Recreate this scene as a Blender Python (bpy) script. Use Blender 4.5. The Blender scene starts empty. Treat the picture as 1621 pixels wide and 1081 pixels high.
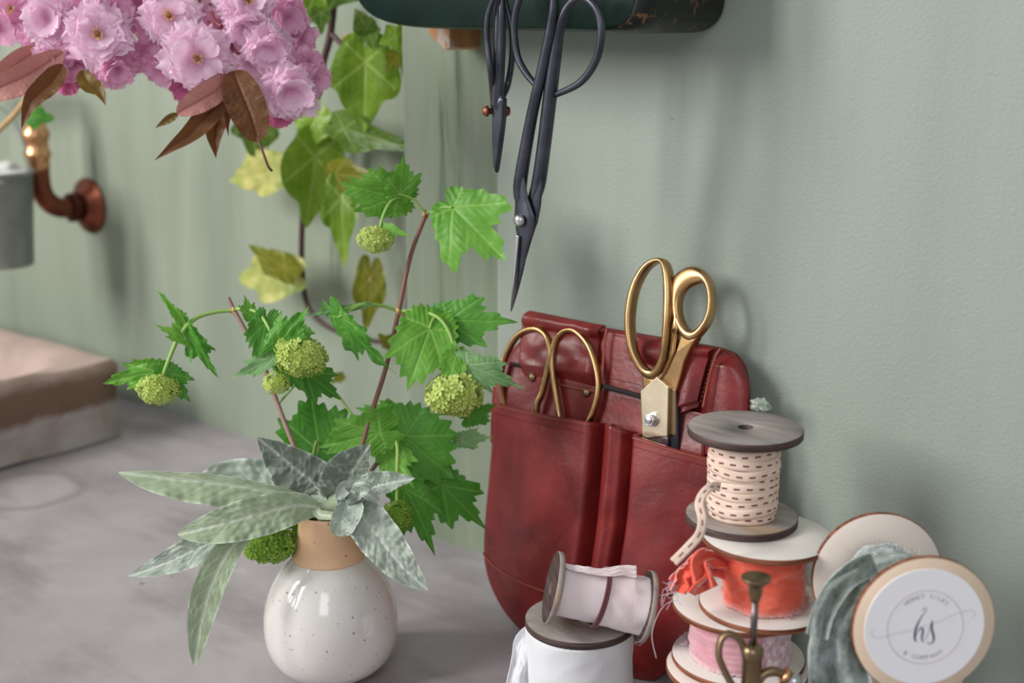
import bpy, math, random
from mathutils import Vector as V, Matrix, Quaternion, noise
PI = math.pi
S = bpy.context.scene
COL = S.collection
# ------------------------------------------------------------------ camera
FPX = 2050.0; PITCH = math.radians(14.0); YAW = math.radians(50.0)
CAM = V((0, -0.735, 0.43))
FH = V((-math.cos(YAW), math.sin(YAW), 0)); R_ = V((math.sin(YAW), math.cos(YAW), 0))
F_ = FH * math.cos(PITCH) + V((0, 0, -math.sin(PITCH))); U_ = R_.cross(F_).normalized()
cd = bpy.data.cameras.new('camera'); cam = bpy.data.objects.new('camera', cd); COL.objects.link(cam)
cam.matrix_world = Matrix(((R_.x, U_.x, -F_.x, CAM.x), (R_.y, U_.y, -F_.y, CAM.y), (R_.z, U_.z, -F_.z, CAM.z), (0, 0, 0, 1)))
cd.sensor_width = 36; cd.lens = FPX / 1621 * 36; cd.clip_start = 0.01
cd.dof.use_dof = True; cd.dof.focus_distance = 0.81; cd.dof.aperture_fstop = 5.4
S.camera = cam
# ------------------------------------------------------------------ world, light, exposure
w = bpy.data.worlds.new('world'); S.world = w; w.use_nodes = True
bg = w.node_tree.nodes['Background']; bg.inputs[0].default_value = (0.93, 0.96, 1.0, 1); bg.inputs[1].default_value = 0.43
def area(name, loc, target, sx, sy, power, col=(1, 1, 1)):
    l = bpy.data.lights.new(name, 'AREA'); l.shape = 'RECTANGLE'; l.size = sx; l.size_y = sy; l.energy = power; l.color = col
    o = bpy.data.objects.new(name, l); COL.objects.link(o); o.location = loc
    o.rotation_euler = (V(target) - V(loc)).to_track_quat('-Z', 'Y').to_euler(); return o
area('window_and_fill_light', (-1.98, -1.80, 1.30), (-0.5, 0, 0.15), 0.36, 1.15, 32, (1.0, 0.985, 0.95))
area('window_and_fill_light', (-1.50, -2.15, 1.30), (-0.5, 0, 0.15), 0.36, 1.15, 32, (1.0, 0.985, 0.95))
area('window_and_fill_light', (0.9, -2.3, 1.6), (-0.4, 0, 0.2), 0.8, 1.2, 13, (0.96, 0.98, 1.0))  # added fill from the right to brighten the spool label, not a window
vs = S.view_settings; vs.view_transform = 'Standard'; vs.look = 'None'; vs.exposure = -0.06; vs.gamma = 1; vs.use_curve_mapping = False

# ------------------------------------------------------------------ projection helpers (pixel of the photo + a known plane -> point in the place)
def ray(px, py): return F_ + R_ * ((px - 810.5) / FPX) - U_ * ((py - 540.5) / FPX)
def P(px, py, t): return CAM + ray(px, py) * t
def T(px, py, z=0.0):
    r = ray(px, py); return CAM + r * ((z - CAM.z) / r.z)
def W(px, py, y=0.0):
    r = ray(px, py); return CAM + r * ((y - CAM.y) / r.y)
def onplane(px, py, p0, n):
    r = ray(px, py); return CAM + r * ((p0 - CAM).dot(n) / r.dot(n))
def depth_of(p): return (p - CAM).dot(F_)
def catmull(pts, n=8, closed=False):
    pts = [V(p) for p in pts]; out = []; m = len(pts)
    rng = m if closed else m - 1
    for i in range(rng):
        if closed: a, b, c, d = pts[(i - 1) % m], pts[i], pts[(i + 1) % m], pts[(i + 2) % m]
        else: a, b, c, d = pts[max(i - 1, 0)], pts[i], pts[i + 1], pts[min(i + 2, m - 1)]
        for k in range(n):
            t = k / n
            out.append(0.5 * ((2 * b) + (c - a) * t + (2 * a - 5 * b + 4 * c - d) * t * t + (3 * b - 3 * c + d - a) * t ** 3))
    if not closed: out.append(pts[-1].copy())
    return out
def resample(pts, n, closed=False):
    pts = list(pts)
    if closed: pts = pts + [pts[0]]
    L = [0]
    for i in range(1, len(pts)): L.append(L[-1] + (pts[i] - pts[i - 1]).length)
    out = []; j = 0; tot = L[-1]; m = n if closed else n - 1
    for k in range(n):
        d = tot * k / m
        while j < len(L) - 2 and L[j + 1] < d: j += 1
        s = (d - L[j]) / max(L[j + 1] - L[j], 1e-9); out.append(pts[j].lerp(pts[j + 1], min(s, 1)))
    return out
def nz(p, s=1.0): return noise.noise(V(p) * s)

# ------------------------------------------------------------------ mesh builder
class MB:
    def __init__(s): s.v = []; s.f = []; s.mi = []; s.uv = []; s.at = []; s.sh = []
    def vert(s, p, uv=(0, 0), a=0.0): s.v.append(V(p)); s.uv.append(uv); s.at.append(a); return len(s.v) - 1
    def face(s, f, mi=0, smooth=True): s.f.append(tuple(f)); s.mi.append(mi); s.sh.append(smooth)
    def grid(s, rows, uvs=None, ats=None, closed=False, mi=0, flip=False):
        idx = [[s.vert(p, uvs[i][j] if uvs else (j / max(len(r) - 1, 1), i / max(len(rows) - 1, 1)), ats[i][j] if ats else 0.0) for j, p in enumerate(r)] for i, r in enumerate(rows)]
        m = len(rows[0])
        for i in range(len(rows) - 1):
            for j in range(m if closed else m - 1):
                k = (j + 1) % m; q = (idx[i][j], idx[i][k], idx[i + 1][k], idx[i + 1][j])
                s.face(q[::-1] if flip else q, mi)
        return idx
    def tube(s, pts, r, n=12, closed=False, cap=True, flat=1.0, flatdir=None, mi=0, uvscale=1.0):
        m = len(pts); rr = r if isinstance(r, (list, tuple)) else [r] * m
        if len(rr) != m:
            L_ = len(rr) - 1; out_ = []
            for i in range(m):
                q = i * L_ / (m - 1); k = min(int(q), max(L_ - 1, 0)); out_.append(rr[k] * (1 - q + k) + rr[min(k + 1, L_)] * (q - k) if L_ else rr[0])
            rr = out_
        rows = []; uvs = []; prev = None; acc = 0
        for i in range(m):
            if closed: tg = pts[(i + 1) % m] - pts[(i - 1) % m]
            else: tg = pts[min(i + 1, m - 1)] - pts[max(i - 1, 0)]
            tg = tg.normalized() if tg.length > 1e-9 else V((0, 0, 1))
            if flatdir is not None: a = (V(flatdir) - tg * V(flatdir).dot(tg))
            elif prev is None: a = tg.orthogonal()
            else: a = prev - tg * prev.dot(tg)
            a = a.normalized() if a.length > 1e-6 else tg.orthogonal().normalized(); prev = a; b = tg.cross(a)
            if i: acc += (pts[i] - pts[i - 1]).length
            rows.append([pts[i] + (a * math.cos(2 * PI * k / n) * flat + b * math.sin(2 * PI * k / n)) * rr[i] for k in range(n)])
            uvs.append([(acc * uvscale, k / n) for k in range(n)])
        idx = s.grid(rows, uvs, closed=True, mi=mi)
        if closed:
            for k in range(n): s.face((idx[-1][k], idx[-1][(k + 1) % n], idx[0][(k + 1) % n], idx[0][k]), mi)
        elif cap:
            s.face(idx[0][::-1], mi); s.face(idx[-1], mi)
    def lathe(s, prof, n=48, mx=None, mids=None):
        rows = []; mx = mx or Matrix()
        for r, z in prof: rows.append([mx @ V((r * math.cos(2 * PI * k / n), r * math.sin(2 * PI * k / n), z)) for k in range(n)])
        idx = [[s.vert(p, (k / n, i / len(prof))) for k, p in enumerate(rr)] for i, rr in enumerate(rows)]
        for i in range(len(prof) - 1):
            for k in range(n): s.face((idx[i][k], idx[i][(k + 1) % n], idx[i + 1][(k + 1) % n], idx[i + 1][k]), mids[i] if mids else 0)
    def sphere(s, c, r, n=14, sc=(1, 1, 1), bump=0, mx=None, seed=0):
        rows = []
        for i in range(n + 1):
            th = PI * i / n; row = []
            for k in range(2 * n):
                ph = PI * k / n; d = V((math.sin(th) * math.cos(ph), math.sin(th) * math.sin(ph), math.cos(th)))
                q = r * (1 + bump * nz(d * 2.3 + V((seed, 0, 0))))
                p = V((d.x * sc[0], d.y * sc[1], d.z * sc[2])) * q
                if mx: p = mx @ p
                row.append(V(c) + p)
            rows.append(row)
        s.grid(rows, closed=True)
    def box(s, a, b, mi=0):
        x0, y0, z0 = a; x1, y1, z1 = b
        c = [s.vert(p) for p in ((x0, y0, z0), (x1, y0, z0), (x1, y1, z0), (x0, y1, z0), (x0, y0, z1), (x1, y0, z1), (x1, y1, z1), (x0, y1, z1))]
        for f in ((0, 3, 2, 1), (4, 5, 6, 7), (0, 1, 5, 4), (1, 2, 6, 5), (2, 3, 7, 6), (3, 0, 4, 7)): s.face([c[i] for i in f], mi, False)
    def prism(s, poly, d, mi=0, smooth=False, taper=None):        # polygon of world points pushed along vector d
        n = len(poly); a = [s.vert(p) for p in poly]; q = [V(p) + V(d) for p in poly]
        if taper: c = sum(q, V()) / n; q = [c + (p - c) * taper for p in q]
        b = [s.vert(p) for p in q]
        s.face(a[::-1], mi, smooth); s.face(b, mi, smooth)
        for i in range(n): s.face((a[i], a[(i + 1) % n], b[(i + 1) % n], b[i]), mi, smooth)
    def build(s, name, mats, parent=None, bevel=0, solid=0, sub=0, offset=-1, bev_ang=30, seg=3):
        me = bpy.data.meshes.new(name); o = bpy.data.objects.new(name, me); COL.objects.link(o)
        org = V(parent['_o']) if parent is not None else V((0, 0, 0))
        me.from_pydata([tuple(p - org) for p in s.v], [], s.f)
        if not isinstance(mats, (list, tuple)): mats = [mats]
        for m in mats: me.materials.append(m)
        me.polygons.foreach_set('material_index', s.mi); me.polygons.foreach_set('use_smooth', s.sh)
        ul = me.uv_layers.new(name='UVMap'); lv = [0] * len(me.loops); me.loops.foreach_get('vertex_index', lv)
        flat = []
        for i in lv: flat += [s.uv[i][0], s.uv[i][1]]
        ul.data.foreach_set('uv', flat)
        at = me.attributes.new('vein', 'FLOAT', 'POINT'); at.data.foreach_set('value', s.at)
        me.update()
        if parent is not None: o.parent = parent; o['_o'] = tuple(org)
        else: o['_o'] = (0, 0, 0)
        if solid: md = o.modifiers.new('solid', 'SOLIDIFY'); md.thickness = solid; md.offset = offset; md.use_even_offset = False
        if bevel: md = o.modifiers.new('bevel', 'BEVEL'); md.width = bevel; md.segments = seg; md.limit_method = 'ANGLE'; md.angle_limit = math.radians(bev_ang)
        if sub: md = o.modifiers.new('sub', 'SUBSURF'); md.levels = sub; md.render_levels = sub
        return o
def thing(name, label, cat, loc=(0, 0, 0), group=None):
    o = bpy.data.objects.new(name, None); COL.objects.link(o); o.location = loc; o['_o'] = tuple(loc)
    o.empty_display_size = 0.02
    o['label'] = label; o['category'] = cat
    if group: o['group'] = group
    return o
def tag(o, label, cat):
    o['label'] = label; o['category'] = cat; return o
def structure(o, label=None):
    o['kind'] = 'structure'
    if label: o['label'] = label
    return o

# ------------------------------------------------------------------ materials
def lin(c): return c / 12.92 if c <= 0.04045 else ((c + 0.055) / 1.055) ** 2.4
def rgb(r, g, b): return (lin(r / 255), lin(g / 255), lin(b / 255), 1)
class Mat:
    def __init__(s, name, rough=0.5, metal=0.0, spec=0.5):
        m = bpy.data.materials.new(name); m.use_nodes = True; s.m = m; s.nt = m.node_tree; s.n = s.nt.nodes
        s.b = s.n['Principled BSDF']; s.b.inputs['Roughness'].default_value = rough; s.b.inputs['Metallic'].default_value = metal
        s.b.inputs['Specular IOR Level'].default_value = spec; s._tc = None
    def link(s, a, b): s.nt.links.new(a, b)
    def coord(s, kind='Object', scale=(1, 1, 1)):
        tc = s.n.new('ShaderNodeTexCoord'); mp = s.n.new('ShaderNodeMapping'); mp.inputs['Scale'].default_value = scale
        s.link(tc.outputs[kind], mp.inputs['Vector']); return mp.outputs['Vector']
    def noise(s, scale, detail=4, rough=0.55, vec=None, dist=0):
        n = s.n.new('ShaderNodeTexNoise'); n.inputs['Scale'].default_value = scale; n.inputs['Detail'].default_value = detail
        n.inputs['Roughness'].default_value = rough; n.inputs['Distortion'].default_value = dist
        s.link(vec if vec is not None else s.coord(), n.inputs['Vector']); return n.outputs['Fac']
    def ramp(s, fac, stops):
        r = s.n.new('ShaderNodeValToRGB'); e = r.color_ramp.elements
        while len(e) < len(stops): e.new(0.5)
        for i, (p, c) in enumerate(stops): e[i].position = p; e[i].color = c if not isinstance(c, (int, float)) else (c, c, c, 1)
        s.link(fac, r.inputs[0]); return r.outputs[0]
    def mix(s, fac, a, b, mode='MIX'):
        m = s.n.new('ShaderNodeMix'); m.data_type = 'RGBA'; m.blend_type = mode
        for i, v in ((0, fac), (6, a), (7, b)):
            if hasattr(v, 'links'): s.link(v, m.inputs[i])
            else: m.inputs[i].default_value = v
        return m.outputs[2]
    def math(s, op, a, b=0.0):
        m = s.n.new('ShaderNodeMath'); m.operation = op
        for i, v in ((0, a), (1, b)):
            if hasattr(v, 'links'): s.link(v, m.inputs[i])
            else: m.inputs[i].default_value = v
        return m.outputs[0]
    def attr(s, name='vein'):
        a = s.n.new('ShaderNodeAttribute'); a.attribute_name = name; return a.outputs['Fac']
    def objrand(s): return s.n.new('ShaderNodeObjectInfo').outputs['Random']
    def color(s, c):
        if hasattr(c, 'links'): s.link(c, s.b.inputs['Base Color'])
        else: s.b.inputs['Base Color'].default_value = c
        return s
    def rough(s, c): s.link(c, s.b.inputs['Roughness']); return s
    def bump(s, h, strength=0.3, dist=0.001):
        b = s.n.new('ShaderNodeBump'); b.inputs['Strength'].default_value = strength; b.inputs['Distance'].default_value = dist
        s.link(h, b.inputs['Height']); s.link(b.outputs[0], s.b.inputs['Normal']); return s
    def sheen(s, wgt, r=0.5, tint=(1, 1, 1, 1)):
        s.b.inputs['Sheen Weight'].default_value = wgt; s.b.inputs['Sheen Roughness'].default_value = r; s.b.inputs['Sheen Tint'].default_value = tint; return s
    def translucent(s, amt, col):
        tr = s.n.new('ShaderNodeBsdfTranslucent'); mx = s.n.new('ShaderNodeMixShader'); mx.inputs[0].default_value = amt
        if hasattr(col, 'links'): s.link(col, tr.inputs[0])
        else: tr.inputs[0].default_value = col
        out = s.n['Material Output']; s.link(s.b.outputs[0], mx.inputs[1]); s.link(tr.outputs[0], mx.inputs[2]); s.link(mx.outputs[0], out.inputs[0]); return s

def plain(name, c, rough=0.5, metal=0, var=0.12, scale=60, bump=0.1, spec=0.5):
    m = Mat(name, rough, metal, spec); f = m.noise(scale, 5)
    d = tuple(x * (1 - var) for x in c[:3]) + (1,); l = tuple(min(1, x * (1 + var)) for x in c[:3]) + (1,)
    m.color(m.ramp(f, [(0.3, d), (0.7, l)]))
    if bump: m.bump(f, bump, 0.0006)
    return m.m
# sage painted wall
def wall_mat(name, base, rough_streak):
    m = Mat(name, 0.62, 0, 0.35)
    st = m.noise(5.0, 4, 0.6, m.coord(scale=(2.2, 2.2, 0.32)), 0.4); fine = m.noise(420, 3); big = m.noise(2.6, 3)
    c = m.ramp(st, [(0.33, tuple(x * (1 - rough_streak) for x in base[:3]) + (1,)), (0.62, base)])
    c = m.mix(m.math('MULTIPLY', big, 0.35), c, tuple(x * 1.12 for x in base[:3]) + (1,))
    sp = m.noise(95, 2); c = m.mix(m.ramp(sp, [(0.755, 0.0), (0.79, 0.5)]), c, (0.12, 0.15, 0.11, 1))
    m.color(c); m.bump(m.math('ADD', fine, m.math('MULTIPLY', st, 2.0)), 0.5, 0.0009); return m.m
WALL = wall_mat('sage_plaster', rgb(153, 163, 152), 0.10)
WALL2 = wall_mat('sage_panelling', rgb(148, 158, 141), 0.26)
def post_mat():
    m = Mat('sage_painted_wood', 0.6, 0, 0.3); base = rgb(140, 150, 132)
    g = m.noise(16, 6, 0.62, m.coord(scale=(2.6, 2.6, 0.16)), 0.5)
    c = m.ramp(g, [(0.30, rgb(82, 94, 76)), (0.42, rgb(126, 140, 119)), (0.6, base), (0.8, rgb(158, 168, 150))])
    pt = m.noise(5, 3, 0.5, m.coord(scale=(1.4, 1.4, 0.5))); c = m.mix(m.ramp(pt, [(0.45, 0.0), (0.65, 0.5)]), c, rgb(122, 132, 112))
    m.color(c); m.bump(g, 0.5, 0.002); return m.m
POST = post_mat()
def concrete():
    m = Mat('worn_concrete', 0.55, 0, 0.45); v = m.coord()
    a = m.noise(3.2, 6, 0.6, v, 0.8); b = m.noise(9, 5, 0.62, m.coord(scale=(0.6, 1.5, 1))); f = m.noise(160, 3)
    c = m.ramp(a, [(0.3, rgb(150, 142, 146)), (0.5, rgb(174, 166, 170)), (0.7, rgb(188, 180, 184))])
    c = m.mix(m.ramp(b, [(0.48, 0.0), (0.66, 0.7)]), c, rgb(134, 125, 128))
    br = m.noise(4.3, 4, 0.5); c = m.mix(m.ramp(br, [(0.60, 0.0), (0.68, 0.35)]), c, rgb(132, 120, 112))
    sp = m.noise(48, 3, 0.5); c = m.mix(m.ramp(sp, [(0.74, 0.0), (0.78, 0.7)]), c, rgb(120, 92, 70))
    for (cx, cy, rr, wd, st) in ((T(42, 776).x, T(42, 776).y, .050, .010, .45), (T(385, 905).x, T(385, 905).y, .0, .012, -.5)):
        vd = m.n.new('ShaderNodeVectorMath'); vd.operation = 'DISTANCE'; ns = m.n.new('ShaderNodeVectorMath'); ns.operation = 'ADD'; nn = m.n.new('ShaderNodeTexNoise'); nn.inputs['Scale'].default_value = 22; m.link(m.coord(), nn.inputs['Vector'])
        sc_ = m.n.new('ShaderNodeVectorMath'); sc_.operation = 'SCALE'; sc_.inputs['Scale'].default_value = .02; m.link(nn.outputs['Color'], sc_.inputs[0]); m.link(m.coord(), ns.inputs[0]); m.link(sc_.outputs[0], ns.inputs[1]); m.link(ns.outputs[0], vd.inputs[0]); vd.inputs[1].default_value = (cx + .01, cy + .01, .01)
        d_ = m.math('ABSOLUTE', m.math('SUBTRACT', vd.outputs['Value'], rr)); fa_ = m.math('MULTIPLY', m.math('MAXIMUM', m.math('SUBTRACT', 1.0, m.math('DIVIDE', d_, wd)), 0.0), abs(st)); c = m.mix(fa_, c, rgb(120, 110, 112) if st > 0 else rgb(214, 208, 212))
    m.color(c); m.rough(m.ramp(a, [(0.3, 0.38), (0.7, 0.62)])); m.bump(m.math('ADD', f, b), 0.15, 0.001); return m.m
CONC = concrete()
def leather():
    m = Mat('oxblood_leather', 0.38, 0, 0.5); v = m.coord()
    a = m.noise(14, 6, 0.62, v, 0.6); b = m.noise(45, 5, 0.6)
    c = m.ramp(a, [(0.28, rgb(78, 19, 20)), (0.5, rgb(122, 34, 34)), (0.72, rgb(148, 52, 46))])
    s1 = m.noise(8, 5, 0.7, m.coord(scale=(1.0, 1.0, 3.0)), 2.5); c = m.mix(m.ramp(s1, [(0.64, 0.0), (0.66, 0.22), (0.69, 0.0)]), c, rgb(176, 84, 62))
    c = m.mix(m.ramp(b, [(0.64, 0.0), (0.76, 0.45)]), c, rgb(170, 80, 66)); m.color(c)
    m.rough(m.ramp(a, [(0.3, 0.26), (0.7, 0.42)])); m.bump(m.math('ADD', m.noise(260, 4), m.math('MULTIPLY', b, 0.8)), 0.28, 0.0007); return m.m
LEA = leather()
LEADGE = plain('leather_cut_edge', rgb(134, 64, 48), 0.6)
THREAD = plain('dark_red_thread', rgb(84, 26, 24), 0.7)
DARK = plain('painted_slot_shade', rgb(26, 16, 15), 0.8)  # near-black strips paint the shade inside the pouch slots
def brass(name, c, r):
    m = Mat(name, r, 1.0); a = m.noise(34, 5, 0.6)
    m.color(m.ramp(a, [(0.3, tuple(x * 0.72 for x in c[:3]) + (1,)), (0.6, c)])); m.rough(m.ramp(m.noise(90, 4), [(0.3, r * 0.75), (0.7, r * 1.3)])); return m.m
BRASS = brass('satin_brass', rgb(194, 156, 110), 0.30)
BRASSB = brass('polished_brass_painted_glare', rgb(252, 236, 204), 0.32)  # near-white base paints the window's reflection on the pivot plate
BRASSD = brass('aged_brass', rgb(146, 124, 96), 0.36)
STEEL = brass('steel', rgb(205, 205, 208), 0.22)
COPPER = brass('aged_copper', rgb(140, 84, 66), 0.42)
COPPERL = brass('bright_copper_fitting', rgb(232, 176, 132), 0.3)
COPPERD = brass('dull_copper_rivet', rgb(150, 92, 74), 0.45)
ZINC = plain('galvanised_zinc', rgb(150, 156, 152), 0.5, 0.6, 0.2, 25)
def blackiron():
    m = Mat('black_forged_steel', 0.33, 0.75); a = m.noise(60, 5); m.color(m.ramp(a, [(0.3, rgb(58, 60, 68)), (0.7, rgb(86, 88, 98))])); m.bump(a, 0.15, 0.0005); return m.m
IRON = blackiron()
def greenpaint():
    m = Mat('dark_green_enamel', 0.4, 0, 0.5); a = m.noise(30, 5, 0.6)
    g = m.ramp(a, [(0.3, rgb(8, 30, 25)), (0.7, rgb(13, 40, 34))])
    m.color(g); m.b.inputs['Specular IOR Level'].default_value = 0.22; m.bump(m.noise(200, 3), 0.08, 0.0005); return m.m
GREEN = greenpaint()
def wornblack():
    m = Mat('worn_corner_cap', 0.4, 0.2, 0.5); a = m.noise(110, 6, 0.75)
    m.color(m.ramp(a, [(0.0, rgb(16, 22, 20)), (0.57, rgb(20, 26, 22)), (0.63, rgb(128, 92, 62))])); m.bump(a, 0.4, 0.001); return m.m
WORN = wornblack()
def rawwood():
    m = Mat('split_orange_wood', 0.6); a = m.noise(30, 5, 0.6, m.coord(scale=(3, 3, 0.7)))
    c = m.ramp(a, [(0.3, rgb(176, 116, 72)), (0.7, rgb(212, 158, 108))])
    c = m.mix(m.ramp(m.noise(50, 3), [(0.55, 0), (0.62, 0.8)]), c, rgb(206, 196, 184)); m.color(c); m.bump(a, 0.4, 0.001); return m.m
RAW = rawwood()
def greywood():
    m = Mat('weathered_grey_plywood', 0.6, 0, 0.3); a = m.noise(40, 6, 0.65, m.coord(scale=(0.5, 2.2, 1)), 0.5)
    c = m.ramp(a, [(0.3, rgb(126, 116, 112)), (0.5, rgb(156, 147, 142)), (0.75, rgb(174, 165, 159))])
    st = m.noise(26, 2, 0.5, m.coord(scale=(0.12, 1.4, 1))); c = m.mix(m.ramp(st, [(0.58, 0), (0.66, 0.6)]), c, rgb(184, 150, 112)); m.color(c); m.bump(a, 0.25, 0.0005); return m.m
GWOOD = greywood()
def burnt(name, c1, c2):
    m = Mat(name, 0.55, 0, 0.35); a = m.noise(120, 4, 0.6, m.coord(scale=(0.3, 0.3, 5)))
    m.color(m.ramp(a, [(0.35, c1), (0.65, c2)])); m.bump(a, 0.4, 0.0005); return m.m
BURNT = burnt('laser_burnt_grey_edge', rgb(48, 36, 36), rgb(92, 72, 68))
BURNTB = burnt('laser_burnt_birch_edge', rgb(88, 42, 30), rgb(158, 98, 66))
BIRCH = plain('pale_birch_plywood', rgb(233, 226, 220), 0.55, 0, 0.03, 30, 0.05)
BIRCHP = plain('pinkish_birch_plywood', rgb(236, 222, 212), 0.55, 0, 0.04, 30, 0.05)
BIRCHT = plain('tan_birch_plywood', rgb(232, 208, 184), 0.55, 0, 0.04, 30, 0.05)
PAPER = plain('white_paper_label', rgb(246, 246, 250), 0.5, 0, 0.01, 30, 0.0)
INK = plain('dark_plum_ink', rgb(84, 70, 98), 0.6, 0, 0.02, 30, 0)
INKG = plain('faint_grey_ink', rgb(178, 172, 182), 0.6, 0, 0.02, 30, 0)
INKP = plain('rose_ink', rgb(206, 172, 186), 0.6, 0, 0.02, 30, 0)
def velvet(name, c, c2, sc=40, sh=0.7):
    m = Mat(name, 0.85, 0, 0.15); v = m.coord('UV', (1, 1, 1)); a = m.noise(sc, 6, 0.7)
    fr = m.attr(); col = m.ramp(a, [(0.35, c), (0.68, c2)]); pale = tuple(x * 0.35 + 0.55 for x in c2[:3]) + (1,)
    wisps = m.noise(420, 3, 0.7)
    col = m.mix(m.math('MULTIPLY', fr, m.ramp(wisps, [(0.35, 0.35), (0.6, 1.0)])), col, pale)
    m.color(col); m.bump(m.math('ADD', m.noise(300, 4, 0.7), m.math('MULTIPLY', a, 3)), 0.35, 0.001); m.sheen(sh, 0.4); return m.m
CORAL = velvet('coral_velvet', rgb(232, 92, 70), rgb(240, 120, 98), 30, 0.4)
PINKV = velvet('dusty_pink_velvet', rgb(206, 142, 152), rgb(222, 172, 182), 34)
PINKV2 = velvet('crushed_plum_velvet', rgb(170, 110, 128), rgb(226, 196, 212), 130)
SAGEV = velvet('sage_grey_velvet', rgb(104, 112, 102), rgb(176, 188, 188), 95)
def cloth(name, c, var=0.05):
    m = Mat(name, 0.8, 0, 0.2); a = m.noise(30, 4); f = m.noise(600, 2, 0.5, m.coord(scale=(1, 1, 0.25)))
    m.color(m.ramp(a, [(0.3, tuple(x * (1 - var) for x in c[:3]) + (1,)), (0.7, c)])); m.bump(f, 0.25, 0.0004); m.sheen(0.2); return m.m
WSILK = cloth('white_silk', rgb(226, 226, 230)); PSILK = cloth('blush_white_silk', rgb(246, 232, 234)); TWINE = cloth('plum_twine', rgb(112, 66, 70), 0.2)
def dashed():
    m = Mat('cream_ribbon_with_running_stitch', 0.7, 0, 0.25); tc = m.n.new('ShaderNodeTexCoord'); sx = m.n.new('ShaderNodeSeparateXYZ'); m.link(tc.outputs['UV'], sx.inputs[0])
    fu = m.math('FRACT', sx.outputs[0]); inu = m.math('LESS_THAN', fu, 0.48)
    dv = m.math('ABSOLUTE', m.math('SUBTRACT', sx.outputs[1], 0.5)); inv = m.math('LESS_THAN', dv, 0.085)
    base = m.ramp(m.noise(70, 4), [(0.3, rgb(226, 198, 180)), (0.7, rgb(244, 220, 204))])
    c = m.mix(m.math('MULTIPLY', inu, inv), base, rgb(120, 72, 74)); m.color(c); m.bump(m.noise(500, 2), 0.2, 0.0004); return m.m
DASH = dashed()
def leafmat(name, dark, light, vein, rough=0.45, var=True, transl=0.28, nscale=18, spec=0.4):
    m = Mat(name, rough, 0, spec); a = m.noise(nscale, 4, 0.6)
    c = m.ramp(a, [(0.32, dark), (0.66, light)])
    c = m.mix(m.math('MULTIPLY', m.attr(), 0.75), c, vein)
    m.color(c); m.bump(m.noise(260, 4), 0.25, 0.0006)
    m.translucent(transl, c); return m
VIB = [leafmat('viburnum_leaf_bright', rgb(86, 150, 44), rgb(122, 184, 68), rgb(150, 200, 96)).m,
       leafmat('viburnum_leaf_deep', rgb(62, 128, 38), rgb(92, 160, 52), rgb(122, 180, 76)).m,
       leafmat('viburnum_leaf_underside', rgb(112, 158, 100), rgb(138, 180, 120), rgb(176, 206, 156), 0.6).m]
IVY = [leafmat('ivy_leaf_green', rgb(104, 146, 34), rgb(144, 180, 58), rgb(184, 204, 112), 0.32).m,
       leafmat('ivy_leaf_dark', rgb(66, 100, 34), rgb(98, 130, 46), rgb(140, 160, 84), 0.35).m,
       leafmat('ivy_leaf_olive', rgb(104, 112, 20), rgb(140, 142, 40), rgb(170, 160, 80), 0.35).m,
       leafmat('ivy_leaf_variegated', rgb(120, 158, 70), rgb(222, 214, 130), rgb(190, 202, 120), 0.4, nscale=38).m]
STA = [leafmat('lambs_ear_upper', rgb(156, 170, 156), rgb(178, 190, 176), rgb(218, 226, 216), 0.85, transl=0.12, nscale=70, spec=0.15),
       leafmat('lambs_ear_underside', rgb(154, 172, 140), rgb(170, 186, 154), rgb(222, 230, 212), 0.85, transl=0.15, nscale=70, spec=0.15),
       leafmat('lambs_ear_dark_grey', rgb(112, 124, 110), rgb(130, 142, 128), rgb(206, 212, 202), 0.85, transl=0.1, nscale=70, spec=0.15)]  # last one: darker grey-green for the two upright leaves
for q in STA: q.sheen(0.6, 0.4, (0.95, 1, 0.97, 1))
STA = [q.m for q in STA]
CHL = [leafmat('cherry_leaf_bronze', rgb(92, 54, 28), rgb(122, 80, 40), rgb(112, 62, 38), 0.55).m,
       leafmat('cherry_leaf_rose', rgb(184, 120, 112), rgb(206, 152, 142), rgb(170, 104, 98), 0.5).m,
       leafmat('cherry_leaf_olive', rgb(110, 92, 30), rgb(138, 112, 44), rgb(120, 90, 50), 0.4).m]
def petalmat(name, inner, outer):
    m = Mat(name, 0.6, 0, 0.25); c = m.ramp(m.attr(), [(0.0, inner), (0.55, outer), (1.0, outer)])
    n = m.noise(220, 3); c = m.mix(m.ramp(n, [(0.45, 0.0), (0.8, 0.35)]), c, inner); m.color(c); m.translucent(0.45, c); return m.m
PETAL = [petalmat('blossom_pale_pink', rgb(240, 166, 212), rgb(255, 230, 246)), petalmat('blossom_pink', rgb(232, 138, 194), rgb(252, 208, 234)), petalmat('blossom_deep_pink', rgb(214, 84, 152), rgb(240, 150, 196))]
STAMEN = plain('yellow_green_stamens', rgb(214, 178, 96), 0.6); PISTIL = plain('rose_green_eye', rgb(150, 110, 66), 0.6)
FLOR = leafmat('lime_green_florets', rgb(168, 194, 76), rgb(214, 228, 124), rgb(228, 238, 156), 0.6, transl=0.3, nscale=200).m
FLOR2 = leafmat('fresh_green_florets', rgb(112, 158, 40), rgb(152, 192, 70), rgb(176, 208, 96), 0.6, transl=0.3, nscale=200).m
STEMG = plain('fresh_green_stem', rgb(146, 184, 92), 0.5, 0, 0.1); STEMR = plain('reddish_brown_twig', rgb(128, 84, 70), 0.6, 0, 0.2, 90, 0.3); STEMP = plain('greyish_pink_twig', rgb(158, 128, 118), 0.6, 0, 0.15, 90, 0.3)
STEMD = plain('dark_purple_vine_stem', rgb(72, 44, 44), 0.5, 0, 0.2, 90, 0.3); STEMT = plain('tan_twig', rgb(196, 160, 108), 0.6, 0, 0.2, 90, 0.3)
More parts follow.
